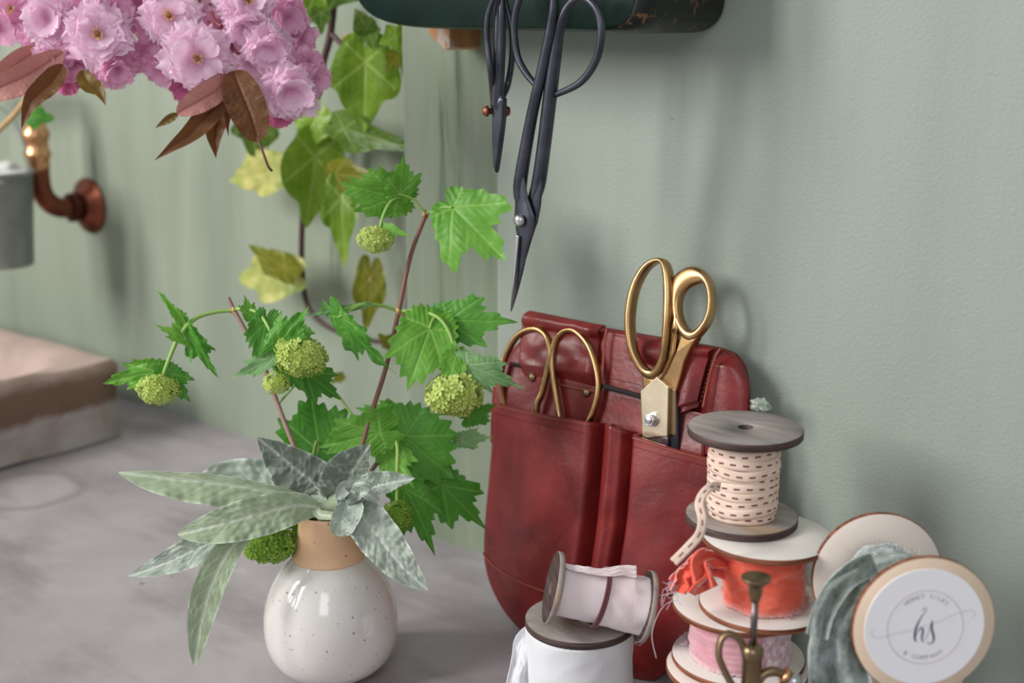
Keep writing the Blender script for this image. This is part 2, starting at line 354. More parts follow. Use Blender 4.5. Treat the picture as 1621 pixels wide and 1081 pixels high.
BUDM = plain('orange_bud_scale', rgb(208, 160, 104), 0.6)
def stone():
    m = Mat('weathered_stone', 0.8, 0, 0.2); v = m.coord(); a = m.noise(14, 6, 0.65)
    sx = m.n.new('ShaderNodeSeparateXYZ'); m.link(m.coord(), sx.inputs[0])
    h = m.math('ADD', sx.outputs[2], m.math('MULTIPLY', m.math('SUBTRACT', a, 0.5), 0.03))
    side = m.ramp(m.math('MULTIPLY', h, 10), [(0.36, rgb(186, 178, 176)), (0.44, rgb(122, 98, 84)), (0.72, rgb(128, 102, 88)), (0.82, rgb(190, 166, 156))])
    c = m.mix(m.ramp(m.noise(26, 5), [(0.4, 0.0), (0.7, 0.5)]), side, rgb(140, 112, 100)); m.color(c); m.bump(a, 0.6, 0.004); return m.m
STONE = stone(); BASIN = plain('pinkish_worn_basin', rgb(178, 156, 146), 0.7, 0, 0.2, 14, 0.3)
SOAP = plain('white_crumpled_contents', rgb(222, 222, 218), 0.7, 0, 0.15, 40, 0.4)
def glaze(name, c, speck, sc, rough):
    m = Mat(name, rough, 0, 0.5); s = m.noise(sc, 2, 0.4); s2 = m.noise(sc * 2.4, 1, 0.4); b = m.noise(12, 3)
    col = m.ramp(b, [(0.3, tuple(x * 0.95 for x in c[:3]) + (1,)), (0.7, c)])
    col = m.mix(m.ramp(s, [(0.70, 0.0), (0.735, 0.75)]), col, speck); col = m.mix(m.ramp(s2, [(0.74, 0.0), (0.78, 0.55)]), col, speck); m.color(col); return m
gz = glaze('speckled_white_glaze', rgb(226, 221, 216), rgb(112, 118, 120), 330, 0.16); gz.b.inputs['Coat Weight'].default_value = 0.6; gz.b.inputs['Coat Roughness'].default_value = 0.05; GLAZE = gz.m
TAN = glaze('bare_speckled_stoneware', rgb(238, 194, 154), rgb(140, 98, 72), 300, 0.55).m
CLEAR = Mat('crinkled_clear_film', 0.2, 0, 0.6); CLEAR.color(rgb(190, 205, 190)); CLEAR.b.inputs['Transmission Weight'].default_value = 0.6; CLEAR.bump(CLEAR.noise(90, 4), 0.8, 0.003); CLEAR = CLEAR.m

# ------------------------------------------------------------------ setting
def wallbox(name, a, b, mat):
    m = MB(); m.box(a, b); o = m.build(name, mat, bevel=0.004, seg=2); return structure(o)
wallbox('wall_right', (-0.633, 0.0, -0.02), (1.6, 0.16, 1.3), WALL)
wallbox('wall_left', (-3.4, 0.085, -0.02), (-0.743, 0.16, 1.3), WALL2)
wallbox('trim_1', (-0.743, 0.013, -0.02), (-0.633, 0.16, 1.3), POST)['label'] = 'rough painted upright board between the two stretches of wall'
m = MB(); m.box((-3.4, -1.6, -0.05), (1.6, 0.16, 0.0)); o = m.build('worktop', CONC); tag(o, 'worn grey concrete worktop under the vase and spools', 'worktop')

# stone sink at the left
def T3(px, py, z=0): return T(px, py, z)
sx1 = -1.157; sy1 = 0.0; hz = 0.086
t = thing('stone_sink', 'shallow weathered stone sink at the left beneath the copper pipe', 'sink', (-1.4, -0.2, 0))
m = MB()
x0, x1, y0, y1 = -1.75, sx1, -0.42, sy1; rw = 0.035; dz = 0.045
def ringpts(x0, x1, y0, y1, z, n=14):
    out = []
    for (a, b) in (((x0, y0), (x1, y0)), ((x1, y0), (x1, y1)), ((x1, y1), (x0, y1)), ((x0, y1), (x0, y0))):
        for k in range(n):
            s = k / n; p = V((a[0] + (b[0] - a[0]) * s, a[1] + (b[1] - a[1]) * s, z)); j = 0.006
            p += V((nz(p, 22), nz(p + V((3, 1, 2)), 22), nz(p + V((7, 1, 2)), 22))) * j; p.z = max(p.z, .0006); out.append(p)
    return out
rows = [ringpts(x0, x1, y0, y1, 0.0005), ringpts(x0, x1, y0, y1, 0.03), ringpts(x0, x1, y0, y1, 0.06), ringpts(x0, x1, y0, y1, hz - 0.006), ringpts(x0 + .005, x1 - .005, y0 + .005, y1 - .005, hz)]
m.grid(rows, closed=True); m.build('sink_wall', STONE, t)
m = MB()
rows = [ringpts(x0 + .005, x1 - .005, y0 + .005, y1 - .005, hz), ringpts(x0 + rw, x1 - rw, y0 + rw, y1 - rw, hz - .004), ringpts(x0 + rw + .012, x1 - rw - .012, y0 + rw + .012, y1 - rw - .012, hz - .018), ringpts(x0 + rw + .03, x1 - rw - .03, y0 + rw + .03, y1 - rw - .03, hz - dz)]
idx = m.grid(rows, closed=True); m.face(idx[-1]); m.build('basin', BASIN, t)

# copper pipe on the wall
fl = W(143, 325, 0.085)
t = thing('copper_pipe', 'bent copper pipe with round wall flange above the stone sink', 'pipe', fl)
def frame_to(d, c):
    q = V(d).to_track_quat('Z', 'Y').to_matrix().to_4x4(); return Matrix.Translation(c) @ q
mx = frame_to((0, -1, 0), fl)
m = MB(); m.lathe([(0.0, 0), (0.031, 0), (0.032, 0.002), (0.031, 0.004), (0.022, 0.006), (0.018, 0.014), (0.0, 0.014)], 40, mx); m.build('wall_flange', COPPER, t)
m = MB(); m.lathe([(0.0, 0.010), (0.0165, 0.010), (0.0165, 0.026), (0.014, 0.028), (0, 0.028)], 28, mx); m.build('socket_fitting', brass('dark_copper_socket', rgb(92, 52, 44), 0.4), t)
pe = [fl + V((0, -0.012, 0)), fl + V((0, -0.026, 0)), fl + V((0, -0.040, 0.002)), fl + V((0, -0.052, 0.010)), fl + V((0, -0.059, 0.024)), fl + V((0, -0.060, 0.05)), fl + V((0, -0.060, 0.09))]
m = MB(); m.tube(catmull(pe, 6), 0.0112, 20); m.build('elbow_pipe', COPPER, t)
top = fl + V((0, -0.06, 0))
m = MB(); m.lathe([(0, .045), (.0115, .045), (.0125, .05), (.0125, .058), (.0145, .06), (.0145, .066), (.0125, .068), (.0125, .078), (.0148, .08), (.0148, .088), (.012, .09), (.012, .10), (0, .10)], 28, Matrix.Translation(top)); m.build('coupling', COPPERL, t)
m = MB(); m.tube(catmull([top + V((0, 0, .09)), top + V((0, 0, .12)), top + V((-.01, 0, .135)), top + V((-.05, -.004, .137)), top + V((-.12, -.004, .132)), top + V((-.17, -.004, .128))], 6), 0.0085, 16); m.build('spout', COPPERL, t)
# zinc bucket hanging from the spout
bc = P(-10, 272, 1.37); br_ = 0.040
t = thing('zinc_bucket', 'small galvanised bucket hanging at the left edge with pale crumpled contents', 'bucket', bc)
m = MB(); m.lathe([(0.0, -0.100), (0.032, -0.100), (0.0325, -0.098), (br_ - .001, -0.003), (br_ + .001, -.002), (br_ + .0015, 0), (br_, .0015), (br_ - .0015, 0), (br_ - .002, -.004), (.031, -.096), (0, -.096)], 48, Matrix.Translation(bc)); m.build('bucket_body', ZINC, t)
m = MB(); m.tube(catmull([bc + R_ * -br_, bc + R_ * -.028 + V((0, 0, .05)), bc + V((0, 0, .072)), bc + R_ * .028 + V((0, 0, .05)), bc + R_ * br_], 8), 0.0011, 8); m.build('wire_handle', ZINC, t)
m = MB(); m.sphere(bc + V((0, 0, -.004)), .034, 18, (1, 1, .42), .45); m.build('crumpled_filling', SOAP, t)

# dark green enamel box on the wall
yb0, yb1 = -0.085, -0.002
def Wb(px, py): return W(px, py, yb0)
out2 = [(536, -70), (545, -25), (560, 8), (585, 30), (625, 42), (680, 46), (800, 49), (900, 51), (960, 53), (992, 51), (1012, 40), (1026, 18), (1032, -25), (1034, -70)]
bt = [Wb(*p) for p in out2]; ztop = 0.56
outl = [V((bt[0].x, 0, ztop))] + [V((p.x, 0, p.z)) for p in resample(catmull(bt, 6), 60)] + [V((bt[-1].x, 0, ztop))]
cc = sum(outl, V()) / len(outl)
t = thing('green_enamel_box', 'dark green enamel wall box across the top with a worn black corner', 'box', (cc.x, yb1, cc.z))
m = MB(); cols = []
def box_layer(shrink, y): return [V((cc.x + (p.x - cc.x) * (1 - shrink / 0.22), y, cc.z + (p.z - cc.z) * (1 - shrink / 0.08))) for p in outl]
lay = [box_layer(.0, yb1), box_layer(0, yb0 + .02)] + [box_layer(.02 * (1 - math.cos(a)), yb0 + .02 - .02 * math.sin(a)) for a in [k * PI / 2 / 6 for k in range(1, 7)]]
idx = m.grid([list(r) for r in lay], closed=True); m.face(idx[-1]); m.face(idx[0][::-1]); m.build('box_body', GREEN, t)
m = MB(); k0 = 48; k1 = 61                      # the worn corner cap, a skin 1.5 mm proud
def prow(r): return [p + V(((p.x - cc.x) * 0.006, -0.0015, (p.z - cc.z) * 0.022)) for p in r[k0:k1]]
m.grid([prow(r) for r in lay] + [[p.lerp(V((r_.x, p.y, r_.z)), 0.0) for p, r_ in zip(prow(lay[-1]), prow(lay[-1]))]]); m.build('corner_cap', WORN, t, solid=.001)
# split wooden bracket under the box
wp = [W(x, y, -0.02) for x, y in ((668, 30), (712, 30), (712, 76), (704, 80), (696, 70), (688, 66), (680, 54))]
m = MB(); m.prism(wp, (0, 0.034, 0)); o = m.build('wooden_bracket', RAW, bevel=.001); tag(o, 'short split orange wood block sticking out beneath the green box', 'bracket')

# ------------------------------------------------------------------ scissors on the wall
SY = -0.115
def Q(px, py, y=SY): return W(px, py, y)
def hook(px, py, lab, y=SY):
    p = Q(px, py, y); m = MB(); m.tube(catmull([V((p.x, yb0 + .012, p.z + .006)), V((p.x, yb0 - .01, p.z + .004)), V((p.x, y - .004, p.z + .003)), V((p.x, y - .011, p.z + .006)), V((p.x, y - .011, p.z + .014))], 5), .0018, 10)
    o = m.build('wall_hook', IRON); tag(o, lab, 'hook')
t = thing('flower_scissors', 'long black forged scissors with wide loop handles hanging point down', 'scissors', Q(821, 349))
m = MB()
m.tube(catmull([Q(830, 345, SY), Q(824, 312, SY), Q(824, 288), Q(832, 238), Q(844, 174), Q(859, 108), Q(872, 44), Q(877, 4), Q(874, -22), Q(858, -40), Q(838, -34), Q(823, -4), Q(814, 36), Q(818, 84), Q(830, 112), Q(849, 136)], 8), [.0016, .0042, .0044, .0040, .0036, .0034, .0030, .0026, .0023, .0022, .0022, .0022, .0022, .0022, .0022, .0018], 14)
m.build('handle', IRON, t)
SY2 = SY + .004
m = MB()
m.tube(catmull([Q(838, 345, SY2), Q(846, 314, SY2), Q(853, 288, SY2), Q(861, 232, SY2), Q(870, 158, SY2), Q(878, 92, SY2), Q(886, 42, SY2), Q(901, 8, SY2), Q(922, -4, SY2), Q(944, 14, SY2), Q(952, 48, SY2), Q(944, 94, SY2), Q(919, 130, SY2), Q(880, 150, SY2)], 8), [.0016, .0042, .0046, .0044, .0044, .0042, .0034, .0026, .0024, .0024, .0024, .0024, .0023, .0018], 14)
m.build('handle', IRON, t)
def blade(pxs, y, th, mat, name, root, bev=.0012, mi2=None):
    m = MB(); m.prism([Q(a, b, y) for a, b in pxs], (0, th, 0)); return m.build(name, mat, root, bevel=bev, bev_ang=20)
def flatarm(pts, y, rads, name, root, fl=.28):
    k = depth_of(Q(830, 350, y)) / FPX; m = MB(); m.tube(catmull([Q(a, b, y) for a, b in pts], 8), [r * k for r in rads], 20, flat=fl, flatdir=(0, 1, 0)); return m.build(name, IRON, root)
flatarm([(855, 276), (852, 296), (847, 322), (840, 346), (835, 366), (829, 400), (820, 440)], SY + .0015, [3, 8, 12, 15, 13, 8, 3], 'blade', t, .32)
flatarm([(825, 272), (825, 292), (826.5, 318), (830, 344), (830.5, 366), (827.5, 386), (822, 424), (815, 462), (809, 493)], SY - .002, [3, 9.5, 14, 21, 18, 12, 9.5, 6, .8], 'blade', t)
bo = blade([(816, 372), (821, 374), (815.5, 430), (810, 480), (812.5, 430)], SY - .0056, .0012, STEEL, 'cutting_edge', t, .0003); bo['label'] = 'bright ground cutting edge'
m = MB(); m.lathe([(0, 0), (.0040, 0), (.0040, .0012), (.0032, .0026), (.0018, .0033), (0, .0034)], 24, frame_to((0, -1, 0), Q(823, 349, SY - .0052))); m.build('pivot_screw', STEEL, t)['label'] = 'hammered silver pivot rivet'
hook(852, -31, 'black hook on the green box that carries the long scissors')
t = thing('bonsai_scissors', 'small black scissors seen edge-on with copper rivet, hanging left of the long pair', 'scissors', Q(786, 176))
yA, yB = SY - .006, SY + .008
m = MB(); m.tube(catmull([Q(784, 180), Q(781, 152), Q(777, 112, yA), Q(771, 62, yA), Q(772, 26, yA), Q(782, -6, yA), Q(786, -40, yA), Q(792, -40, yA), Q(790, 0), Q(789, 60), Q(788, 120), Q(786, 168)], 8), [.0026, .0022, .0020, .0018, .0017, .0017, .0017, .0018, .0030, .0034, .0038, .0040], 12); m.build('handle', IRON, t)
m = MB(); m.tube(catmull([Q(790, 176), Q(794, 156), Q(804, 132, yB), Q(811, 84, yB), Q(808, 38, yB), Q(799, 0, yB), Q(793, -40, yB), Q(787, -44, yB), Q(794, 2), Q(794, 60), Q(791, 130), Q(788, 172)], 8), [.0026, .0022, .0021, .0020, .0019, .0019, .0018, .0018, .0024, .0026, .0030, .0034], 12); m.build('handle', IRON, t)
blade([(778, 154), (796, 155), (795, 190), (792, 216), (787, 252), (783, 276), (779, 262), (777, 215)], SY - .0025, .005, IRON, 'blade', t, .0015)
m = MB(); rv = Q(786, 176)
for sgn in (-1, 1):
    m.lathe([(0, 0), (.0016, 0), (.0020, .0022), (.0034, .0028), (.0034, .0040), (.0022, .0060), (0, .0064)], 20, frame_to(R_ * sgn, rv + R_ * sgn * .0024))
m.build('rivet', COPPERD, t)['label'] = 'copper rivet'
hook(790, -34, 'black hook on the green box that carries the small edge-on scissors')

# ------------------------------------------------------------------ leather tool pouch
bv = V((0, 0.056, 0.22)).normalized(); bu = V((1, 0, 0)); bn = V((0, -bv.z, bv.y)); bp0 = V((-0.5, -0.066, 0.002))
def B(px, py, w=0.0): return onplane(px, py, bp0 + bn * w, bn)
bag = thing('leather_tool_pouch', 'oxblood leather tool pouch leaning on the wall behind the spools', 'tool pouch', (-0.5, -0.066, 0))
def panel(name, Lp, Rp, wfun, base_w, parent=bag, ns=60, na=60, mat=LEA, solid=0.0025, smooth_px=True, bevel=0, off=-1):
    Ls = resample(catmull([B(x, y, base_w) for x, y in Lp], 8), ns); Rs = resample(catmull([B(x, y, base_w) for x, y in Rp], 8), ns)
    rows = []
    for i in range(ns):
        s = i / (ns - 1); row = []
        for j in range(na):
            a = j / (na - 1); dv, dw = wfun(a, s); q = Ls[i].lerp(Rs[i], a) + bn * dw + bv * dv; q.z = max(q.z, .0012); row.append(q)
        rows.append(row)
    m = MB(); m.grid(rows, flip=True); return m.build(name, mat, parent, solid=solid, offset=off, bevel=bevel)
backL = [(850, 500), (825, 538), (799, 570), (788, 640), (779, 740), (770, 830), (769, 875), (779, 925), (812, 978), (870, 1028), (940, 1066), (985, 1078)]
backR = [(1140, 549), (1170, 563), (1186, 600), (1187, 680), (1180, 780), (1162, 880), (1128, 968), (1090, 1030), (1060, 1060), (1040, 1072), (1028, 1076), (1010, 1079)]
def edge_round(a, s, k=.004): e = min(a, 1 - a, s * 1.0, 1 - s); return -k * max(0, 1 - e / .04) ** 2
panel('back_panel', backL, backR, lambda a, s: (0, .004 + .0012 * nz((a * 4, s * 4, 1)) + edge_round(a, s)), 0.0, solid=.005)
# top left folded-over strap panel
panel('strap_loop', [(852, 493), (846, 502), (838, 530), (836, 575), (838, 600)], [(966, 516), (961, 524), (956, 545), (954, 580), (952, 612)],
      lambda a, s: (0, .010 + .0045 * math.sin(PI * min(s * 4, 1)) + .001 * nz((a * 5, s * 5, 2)) - .005 * max(0, (a - .92) / .08) - .006 * max(0, (s - .8) / .2)), .006)
# right strap and padded roll
panel('strap_loop', [(1088, 540), (1084, 560), (1078, 600), (1072, 660)], [(1142, 551), (1134, 562), (1124, 595), (1112, 645)],
      lambda a, s: (0, .0085 + .003 * math.sin(PI * min(s * 5, 1)) + .003 * math.sin(PI * a) - .003 * (s > .9)), .006)
panel('side_gusset', [(1136, 556), (1126, 590), (1116, 645), (1112, 720)], [(1172, 566), (1190, 600), (1190, 645), (1186, 720)],
      lambda a, s: (0, .004 + .009 * math.sqrt(max(0, math.sin(PI * min(a * 1.0, 1)))) * (1 - .3 * s) * min(1, s * 6 + .2)), .002)
panel('front_flap', [(955, 524), (953, 560), (951, 606)], [(1092, 546), (1090, 590), (1080, 640)],
      lambda a, s: (0, .0065 + .0015 * math.sin(PI * a) + .006 * math.exp(-((a - .62) / .12) ** 2) * (s < .45) * math.sin(PI * min(1, s / .45))), .003)
# middle strip carrying the rivets
panel('middle_strip', [(800, 574), (792, 600), (788, 640), (786, 700)], [(1130, 657), (1126, 690), (1122, 740), (1120, 780)],
      lambda a, s: (0, .0072 + .0008 * nz((a * 6, s * 3, 4))), .004)
def strip(name, pts, halfw, w, mat, parent=bag, th=.0006):
    ps = resample(catmull([B(x, y, w) for x, y in pts], 6), 40); rows = [[], [], []]
    for i, p in enumerate(ps):
        tg = (ps[min(i + 1, 39)] - ps[max(i - 1, 0)]).normalized(); sd = tg.cross(bn)
        rows[0].append(p - sd * halfw); rows[1].append(p + bn * .0004); rows[2].append(p + sd * halfw)
    m = MB(); m.grid(rows); return m.build(name, mat, parent, solid=th)
strip('slot', [(955, 611), (985, 619), (1016, 628)], .0016, .0150, DARK)['label'] = 'dark strip painted as the shade inside a slot in the leather'
strip('slot', [(808, 575), (829, 580)], .0011, .0135, DARK)['label'] = 'dark strip painted as the shade inside a slot in the leather'
for (x, y) in ((842, 597), (928, 621)):
    m = MB(); m.lathe([(0, 0), (.0032, 0), (.0034, .0006), (.0028, .0014), (0, .0019)], 20, frame_to(bn, B(x, y, .0118))); m.build('rivet', BRASSD, bag)
def stitch(pts, w, spacing=.0028, ln=.0018, r=.00022, mat=THREAD, wf=None):
    L = catmull([B(x, y, w) for x, y in pts], 10); tot = sum((L[i + 1] - L[i]).length for i in range(len(L) - 1)); n = int(tot / spacing)
    ps = resample(L, n * 2 + 1); m = MB()
    for k in range(n):
        a, b = ps[2 * k], ps[2 * k + 1]; m.tube([a, b + (b - a) * .25], r, 5)
    return m.build('stitching', mat, bag)
stitch([(960, 597), (1000, 606), (1014, 610)], .0125); stitch([(965, 626), (990, 631), (1014, 637)], .0135)
stitch([(970, 530), (1000, 536), (1018, 539)], .0115); stitch([(1130, 562), (1120, 595), (1108, 640)], .0195, mat=LEADGE)
stitch([(1146, 556), (1172, 575), (1184, 606)], .012)
strip('strap_edge', [(961, 520), (957, 545), (955, 580), (953, 606)], .0007, .0150, LEADGE)
strip('strap_edge', [(1141, 552), (1133, 565), (1123, 598), (1113, 645)], .0006, .0180, LEADGE)
strip('strip_edge', [(880, 607), (905, 613), (945, 620)], .0005, .0125, LEADGE)
# bellows pocket
def bulge(a, s):
    e = max(0.0, math.sin(PI * min(max(a, 0), 1))) ** .42
    v = (.0175 * (1 - s) ** .55 + .004) * e * min(1, (1 - s) * 5) ** .6
    wd = .5 * (1 - .15 * s)
    fade = max(0, 1 - max(0, s - .55) / .42)
    def g(c, w_): return math.exp(-((a - c) / w_) ** 2)
    v -= fade * .016 * (g(.495, .017) + g(.612, .015)); v += fade * .003 * g(.553, .018) - fade * .002 * g(.553, .05)
    v += .0010 * nz((a * 5, s * 5, 9)) + .0006 * nz((a * 12, s * 9, 3))
    dv = 0
    if s < .12: dv = (1 - s / .12) ** 1.0 * (-.0015 * math.sin(PI * a * 2) ** 2 + .002 * g(.553, .05) + .0065 * math.sin(PI * a) ** .7)
    return dv, max(v, -.002)
pk = panel('pocket', [(786, 639), (780, 720), (772, 810), (768, 860), (770, 895), (782, 935), (812, 982), (868, 1032), (930, 1066), (975, 1082)],
      [(1184, 742), (1180, 800), (1168, 870), (1145, 940), (1118, 990), (1090, 1030), (1062, 1060), (1045, 1072), (1030, 1080), (1005, 1086)], bulge, .0065, ns=110, na=200, solid=.0022)
def pocket_pt(a, s, lift=.0006):
    if not hasattr(pocket_pt, 'L'):
        pocket_pt.L = resample(catmull([B(x, y, .0065) for x, y in [(786, 639), (780, 720), (772, 810), (768, 860), (770, 895), (782, 935), (812, 982), (868, 1032), (930, 1066), (975, 1082)]], 8), 400)
        pocket_pt.R = resample(catmull([B(x, y, .0065) for x, y in [(1184, 742), (1180, 800), (1168, 870), (1145, 940), (1118, 990), (1090, 1030), (1062, 1060), (1045, 1072), (1030, 1080), (1005, 1086)]], 8), 400)
    i = int(s * 399); dv, dw = bulge(a, s); return pocket_pt.L[i].lerp(pocket_pt.R[i], a) + bn * (dw + lift) + bv * dv
def pocket_line(fs, n=160, r=.0005, mat=LEADGE, name='seam_edge', dash=False):
    ps = [pocket_pt(*f, lift=r * .6) for f in fs]; m = MB()
    if dash:
        for k in range(0, len(ps) - 1, 2): m.tube([ps[k], ps[k + 1]], r, 5)
    else: m.tube(ps, r, 8)
    return m.build(name, mat, pk)
pocket_line([(a / 160 * .98 + .01, .42 + .10 * math.sin(PI * a / 160) ** .8) for a in range(161)], r=.0007)
pocket_line([(.01 + a / 200 * .46, .008) for a in range(201)], r=.0006, name='pocket_rim')
pocket_line([(.63 + a / 200 * .36, .008) for a in range(201)], r=.0006, name='pocket_rim')
pocket_line([(.012 + a / 150 * .45, .03) for a in range(151)], r=.00022, mat=THREAD, name='stitching', dash=True)
pocket_line([(.64 + a / 150 * .34, .03) for a in range(151)], r=.00022, mat=THREAD, name='stitching', dash=True)
pocket_line([(.035, .45 + k / 220 * .52) for k in range(221)], r=.00024, mat=THREAD, name='stitching', dash=True)

# ------------------------------------------------------------------ scissors in the pouch
t = thing('gold_scissors', 'gold scissors with two thin loop handles in the left pocket of the pouch', 'scissors', B(885, 690, .014))
gw = .0165
def Bw(l, w): return [B(x, y, w + lean(y)) for x, y in l]
lean = lambda y: 0.0
m = MB(); m.tube(catmull([B(812, 700, .004), B(806, 662, .008), B(796, 628, .0125)] + Bw([(793, 592), (802, 560), (820, 531), (845, 520), (864, 530), (871, 556), (866, 590), (858, 622), (850, 650)], gw) + [B(862, 720, .010), B(880, 790, .009)], 8), [.0021] * 3 + [.0023] * 6 + [.0022, .0024], 12, flat=1.35, flatdir=bn); m.build('handle', BRASS, t)
m = MB(); m.tube(catmull([B(895, 790, .013), B(892, 720, .013)] + Bw([(887, 665), (881, 625), (875, 580), (878, 545), (891, 526), (909, 523), (931, 545), (944, 580), (948, 615), (940, 650), (924, 684)], gw) + [B(908, 720, .013)], 8), [.0024, .0022] + [.0023] * 9 + [.002], 12, flat=1.35, flatdir=bn); m.build('handle', BRASS, t)
lean = lambda y: -.0135 * min(1.0, max(0.0, (y - 540) / 170)) - .004 * max(0.0, (y - 710) / 90)
t = thing('brass_shears', 'large brass tailor shears standing in the right pocket of the pouch', 'shears', B(1035, 690, .02))
def ring_plate(outer, inner, w0, th, name, mat, root, bul=.3, n=72, wfun=None):
    O = resample(catmull(Bw(outer, w0), 8, True), n, True); I = resample(catmull(Bw(inner, w0), 8, True), n, True)
    # align start
    k = min(range(n), key=lambda q: (I[q] - O[0]).length); I = I[k:] + I[:k]
    rows = []
    for a in range(12):
        ang = 2 * PI * a / 12; c = math.cos(ang); sn = math.sin(ang)
        c2 = math.copysign(abs(c) ** .7, c); s2 = math.copysign(abs(sn) ** .7, sn)
        rows.append([(O[j] * (1 + c2) / 2 + I[j] * (1 - c2) / 2) + bn * s2 * th / 2 for j in range(n)])
    rows.append(rows[0]); m = MB(); m.grid(rows, closed=True); return m.build(name, mat, root)
sw = .026
ring_plate([(1045, 408), (1020, 420), (1000, 456), (992, 505), (997, 553), (1012, 585), (1030, 601), (1046, 594), (1057, 567), (1063, 520), (1066, 460), (1060, 420)],
           [(1044, 416), (1026, 428), (1010, 460), (1003, 505), (1006, 548), (1018, 574), (1032, 585), (1042, 577), (1049, 555), (1052, 515), (1053, 460), (1051, 424)], sw, .010, 'bow', BRASS, t)
ring_plate([(1088, 423), (1108, 424), (1124, 440), (1131, 470), (1128, 502), (1114, 527), (1096, 540), (1079, 530), (1067, 503), (1064, 470), (1068, 440)],
           [(1106, 450), (1114, 449), (1121, 459), (1123, 478), (1119, 500), (1108, 517), (1097, 523), (1086, 514), (1079, 494), (1080, 474), (1090, 458)], sw - .003, .009, 'bow', BRASS, t)
def bprism(pxs, w, th, mat, name, root, bev=.0012):
    m = MB(); m.prism([B(a, b, w + lean(b)) for a, b in pxs], -bn * th); return m.build(name, mat, root, bevel=bev, bev_ang=20)
bprism([(1014, 585), (1030, 599), (1044, 594), (1056, 566), (1064, 520), (1069, 470), (1071, 520), (1066, 560), (1052, 592), (1040, 605), (1046, 616), (1016, 624), (1016, 612)], sw + .002, .007, BRASS, 'shank', t, .0022)
bprism([(1079, 526), (1096, 537), (1104, 533), (1092, 552), (1083, 572), (1076, 600), (1070, 620), (1058, 616), (1040, 598), (1058, 580), (1070, 556)], sw, .007, BRASS, 'shank', t, .0024)
bprism([(1056, 611), (1071, 616), (1073, 640), (1073.5, 790), (1050, 800), (1056, 700)], sw - .0005, .006, IRON, 'blade', t, .0006)
bprism([(1057, 612), (1070, 617), (1071, 690), (1057, 688)], sw + .0005, .003, BRASSD, 'side_plate', t, .0006)
pl = bprism([(1013.5, 619), (1039.5, 596), (1058, 613), (1056.5, 691), (1016.5, 694.5)], sw + .0035, .004, BRASSB, 'pivot_plate', t, .0006); pl['label'] = 'polished brass plate with a bright reflection painted into its colour'
bprism([(1017, 690), (1057, 688), (1057, 780), (1030, 800)], sw + .002, .003, STEEL, 'blade', t, .0004)
hx = B(1033, 665, sw + .0035 + lean(665)); m = MB(); hm = frame_to(bn, hx)
m.lathe([(0, 0), (.0046, 0), (.0046, .0008), (0, .0008)], 24, hm)
hxp = [hm @ V((.0042 * math.cos(k * PI / 3 + .3), .0042 * math.sin(k * PI / 3 + .3), .0006)) for k in range(6)]; m.prism(hxp, bn * .0042); m.lathe([(0, .0046), (.0028, .0046), (.0026, .0058), (0, .0060)], 20, hm)
m.build('pivot_bolt', STEEL, t, bevel=.0003)['label'] = 'steel hexagonal pivot bolt'

# crumpled clear film behind the top spool
m = MB(); m.sphere(B(1203, 642, .004), .0062, 14, (1.1, .7, .75), .5, seed=4); o = m.build('plastic_wrap', CLEAR); tag(o, 'small crumple of clear greenish film between pouch and wall', 'wrapping')

# ------------------------------------------------------------------ ribbon spools
def flange(root, c, R, th, mats, axis=(0, 0, 1), hole=.0045, name='flange'):
    m = MB(); b = .0004
    prof = [(hole, 0), (R - b, 0), (R, b), (R, th / 2), (R, th - b), (R - b, th), (R * .6, th), (hole, th), (hole, 0)]
    m.lathe(prof, 96, frame_to(axis, c), [0, 1, 1, 1, 1, 0, 0, 1]); return m.build(name, list(mats), root)
def core(root, c, r, h, mat, axis=(0, 0, 1)):
    m = MB(); m.lathe([(0, 0), (r, 0), (r, h), (0, h)], 32, frame_to(axis, c)); return m.build('core', mat, root)
def wound(root, c, r, h, mat, axis=(0, 0, 1), seed=0, folds=.06, rag=.0, ns=44, name='ribbon', freq=3.0, flare=0.0, atfun=None, wob=1.0):
    mx = frame_to(axis, c); rows = []; ats = []; n = 160
    for i in range(ns):
        z = i / (ns - 1); row = []; ar = []
        for k in range(n):
            th = 2 * PI * k / n; d = V((math.cos(th), math.sin(th), 0))
            q = nz((d.x * 1.3 + seed, d.y * 1.3, z * freq)) + .5 * nz((d.x * 2.5 + seed, d.y * 2.5, z * freq * 3.1 + 5))
            ridge = abs(nz((d.x * 1.1, d.y * 1.1 + seed, z * freq * 2.0 + 3)))
            rr = r * (1 + folds * q - folds * .8 * ridge + flare * (abs(z - .5) * 2) ** 4)
            e = min(z, 1 - z); zz = z * h
            if rag and e < .02: zz += rag * nz((d.x * 22, d.y * 22, seed)) * (1 if z > .5 else -1) * .5
            row.append(mx @ V((rr * d.x, rr * d.y, zz))); ar.append(atfun(th, z) if atfun else max(0, 1 - e / .12) * .8 + .6 * max(0, .10 - abs(ridge - .0)) * 6 * .5)
        rows.append(row); ats.append(ar)
    for e_, z_ in ((0, 0), (-1, h)):
        cap_ = [mx @ V((r * .35 * math.cos(2 * PI * k / n), r * .35 * math.sin(2 * PI * k / n), z_)) for k in range(n)]
        if e_ == 0: rows.insert(0, cap_); ats.insert(0, ats[0])
        else: rows.append(cap_); ats.append(ats[-1])
    m = MB(); m.grid(rows, ats=ats, closed=True); return m.build(name, mat, root)
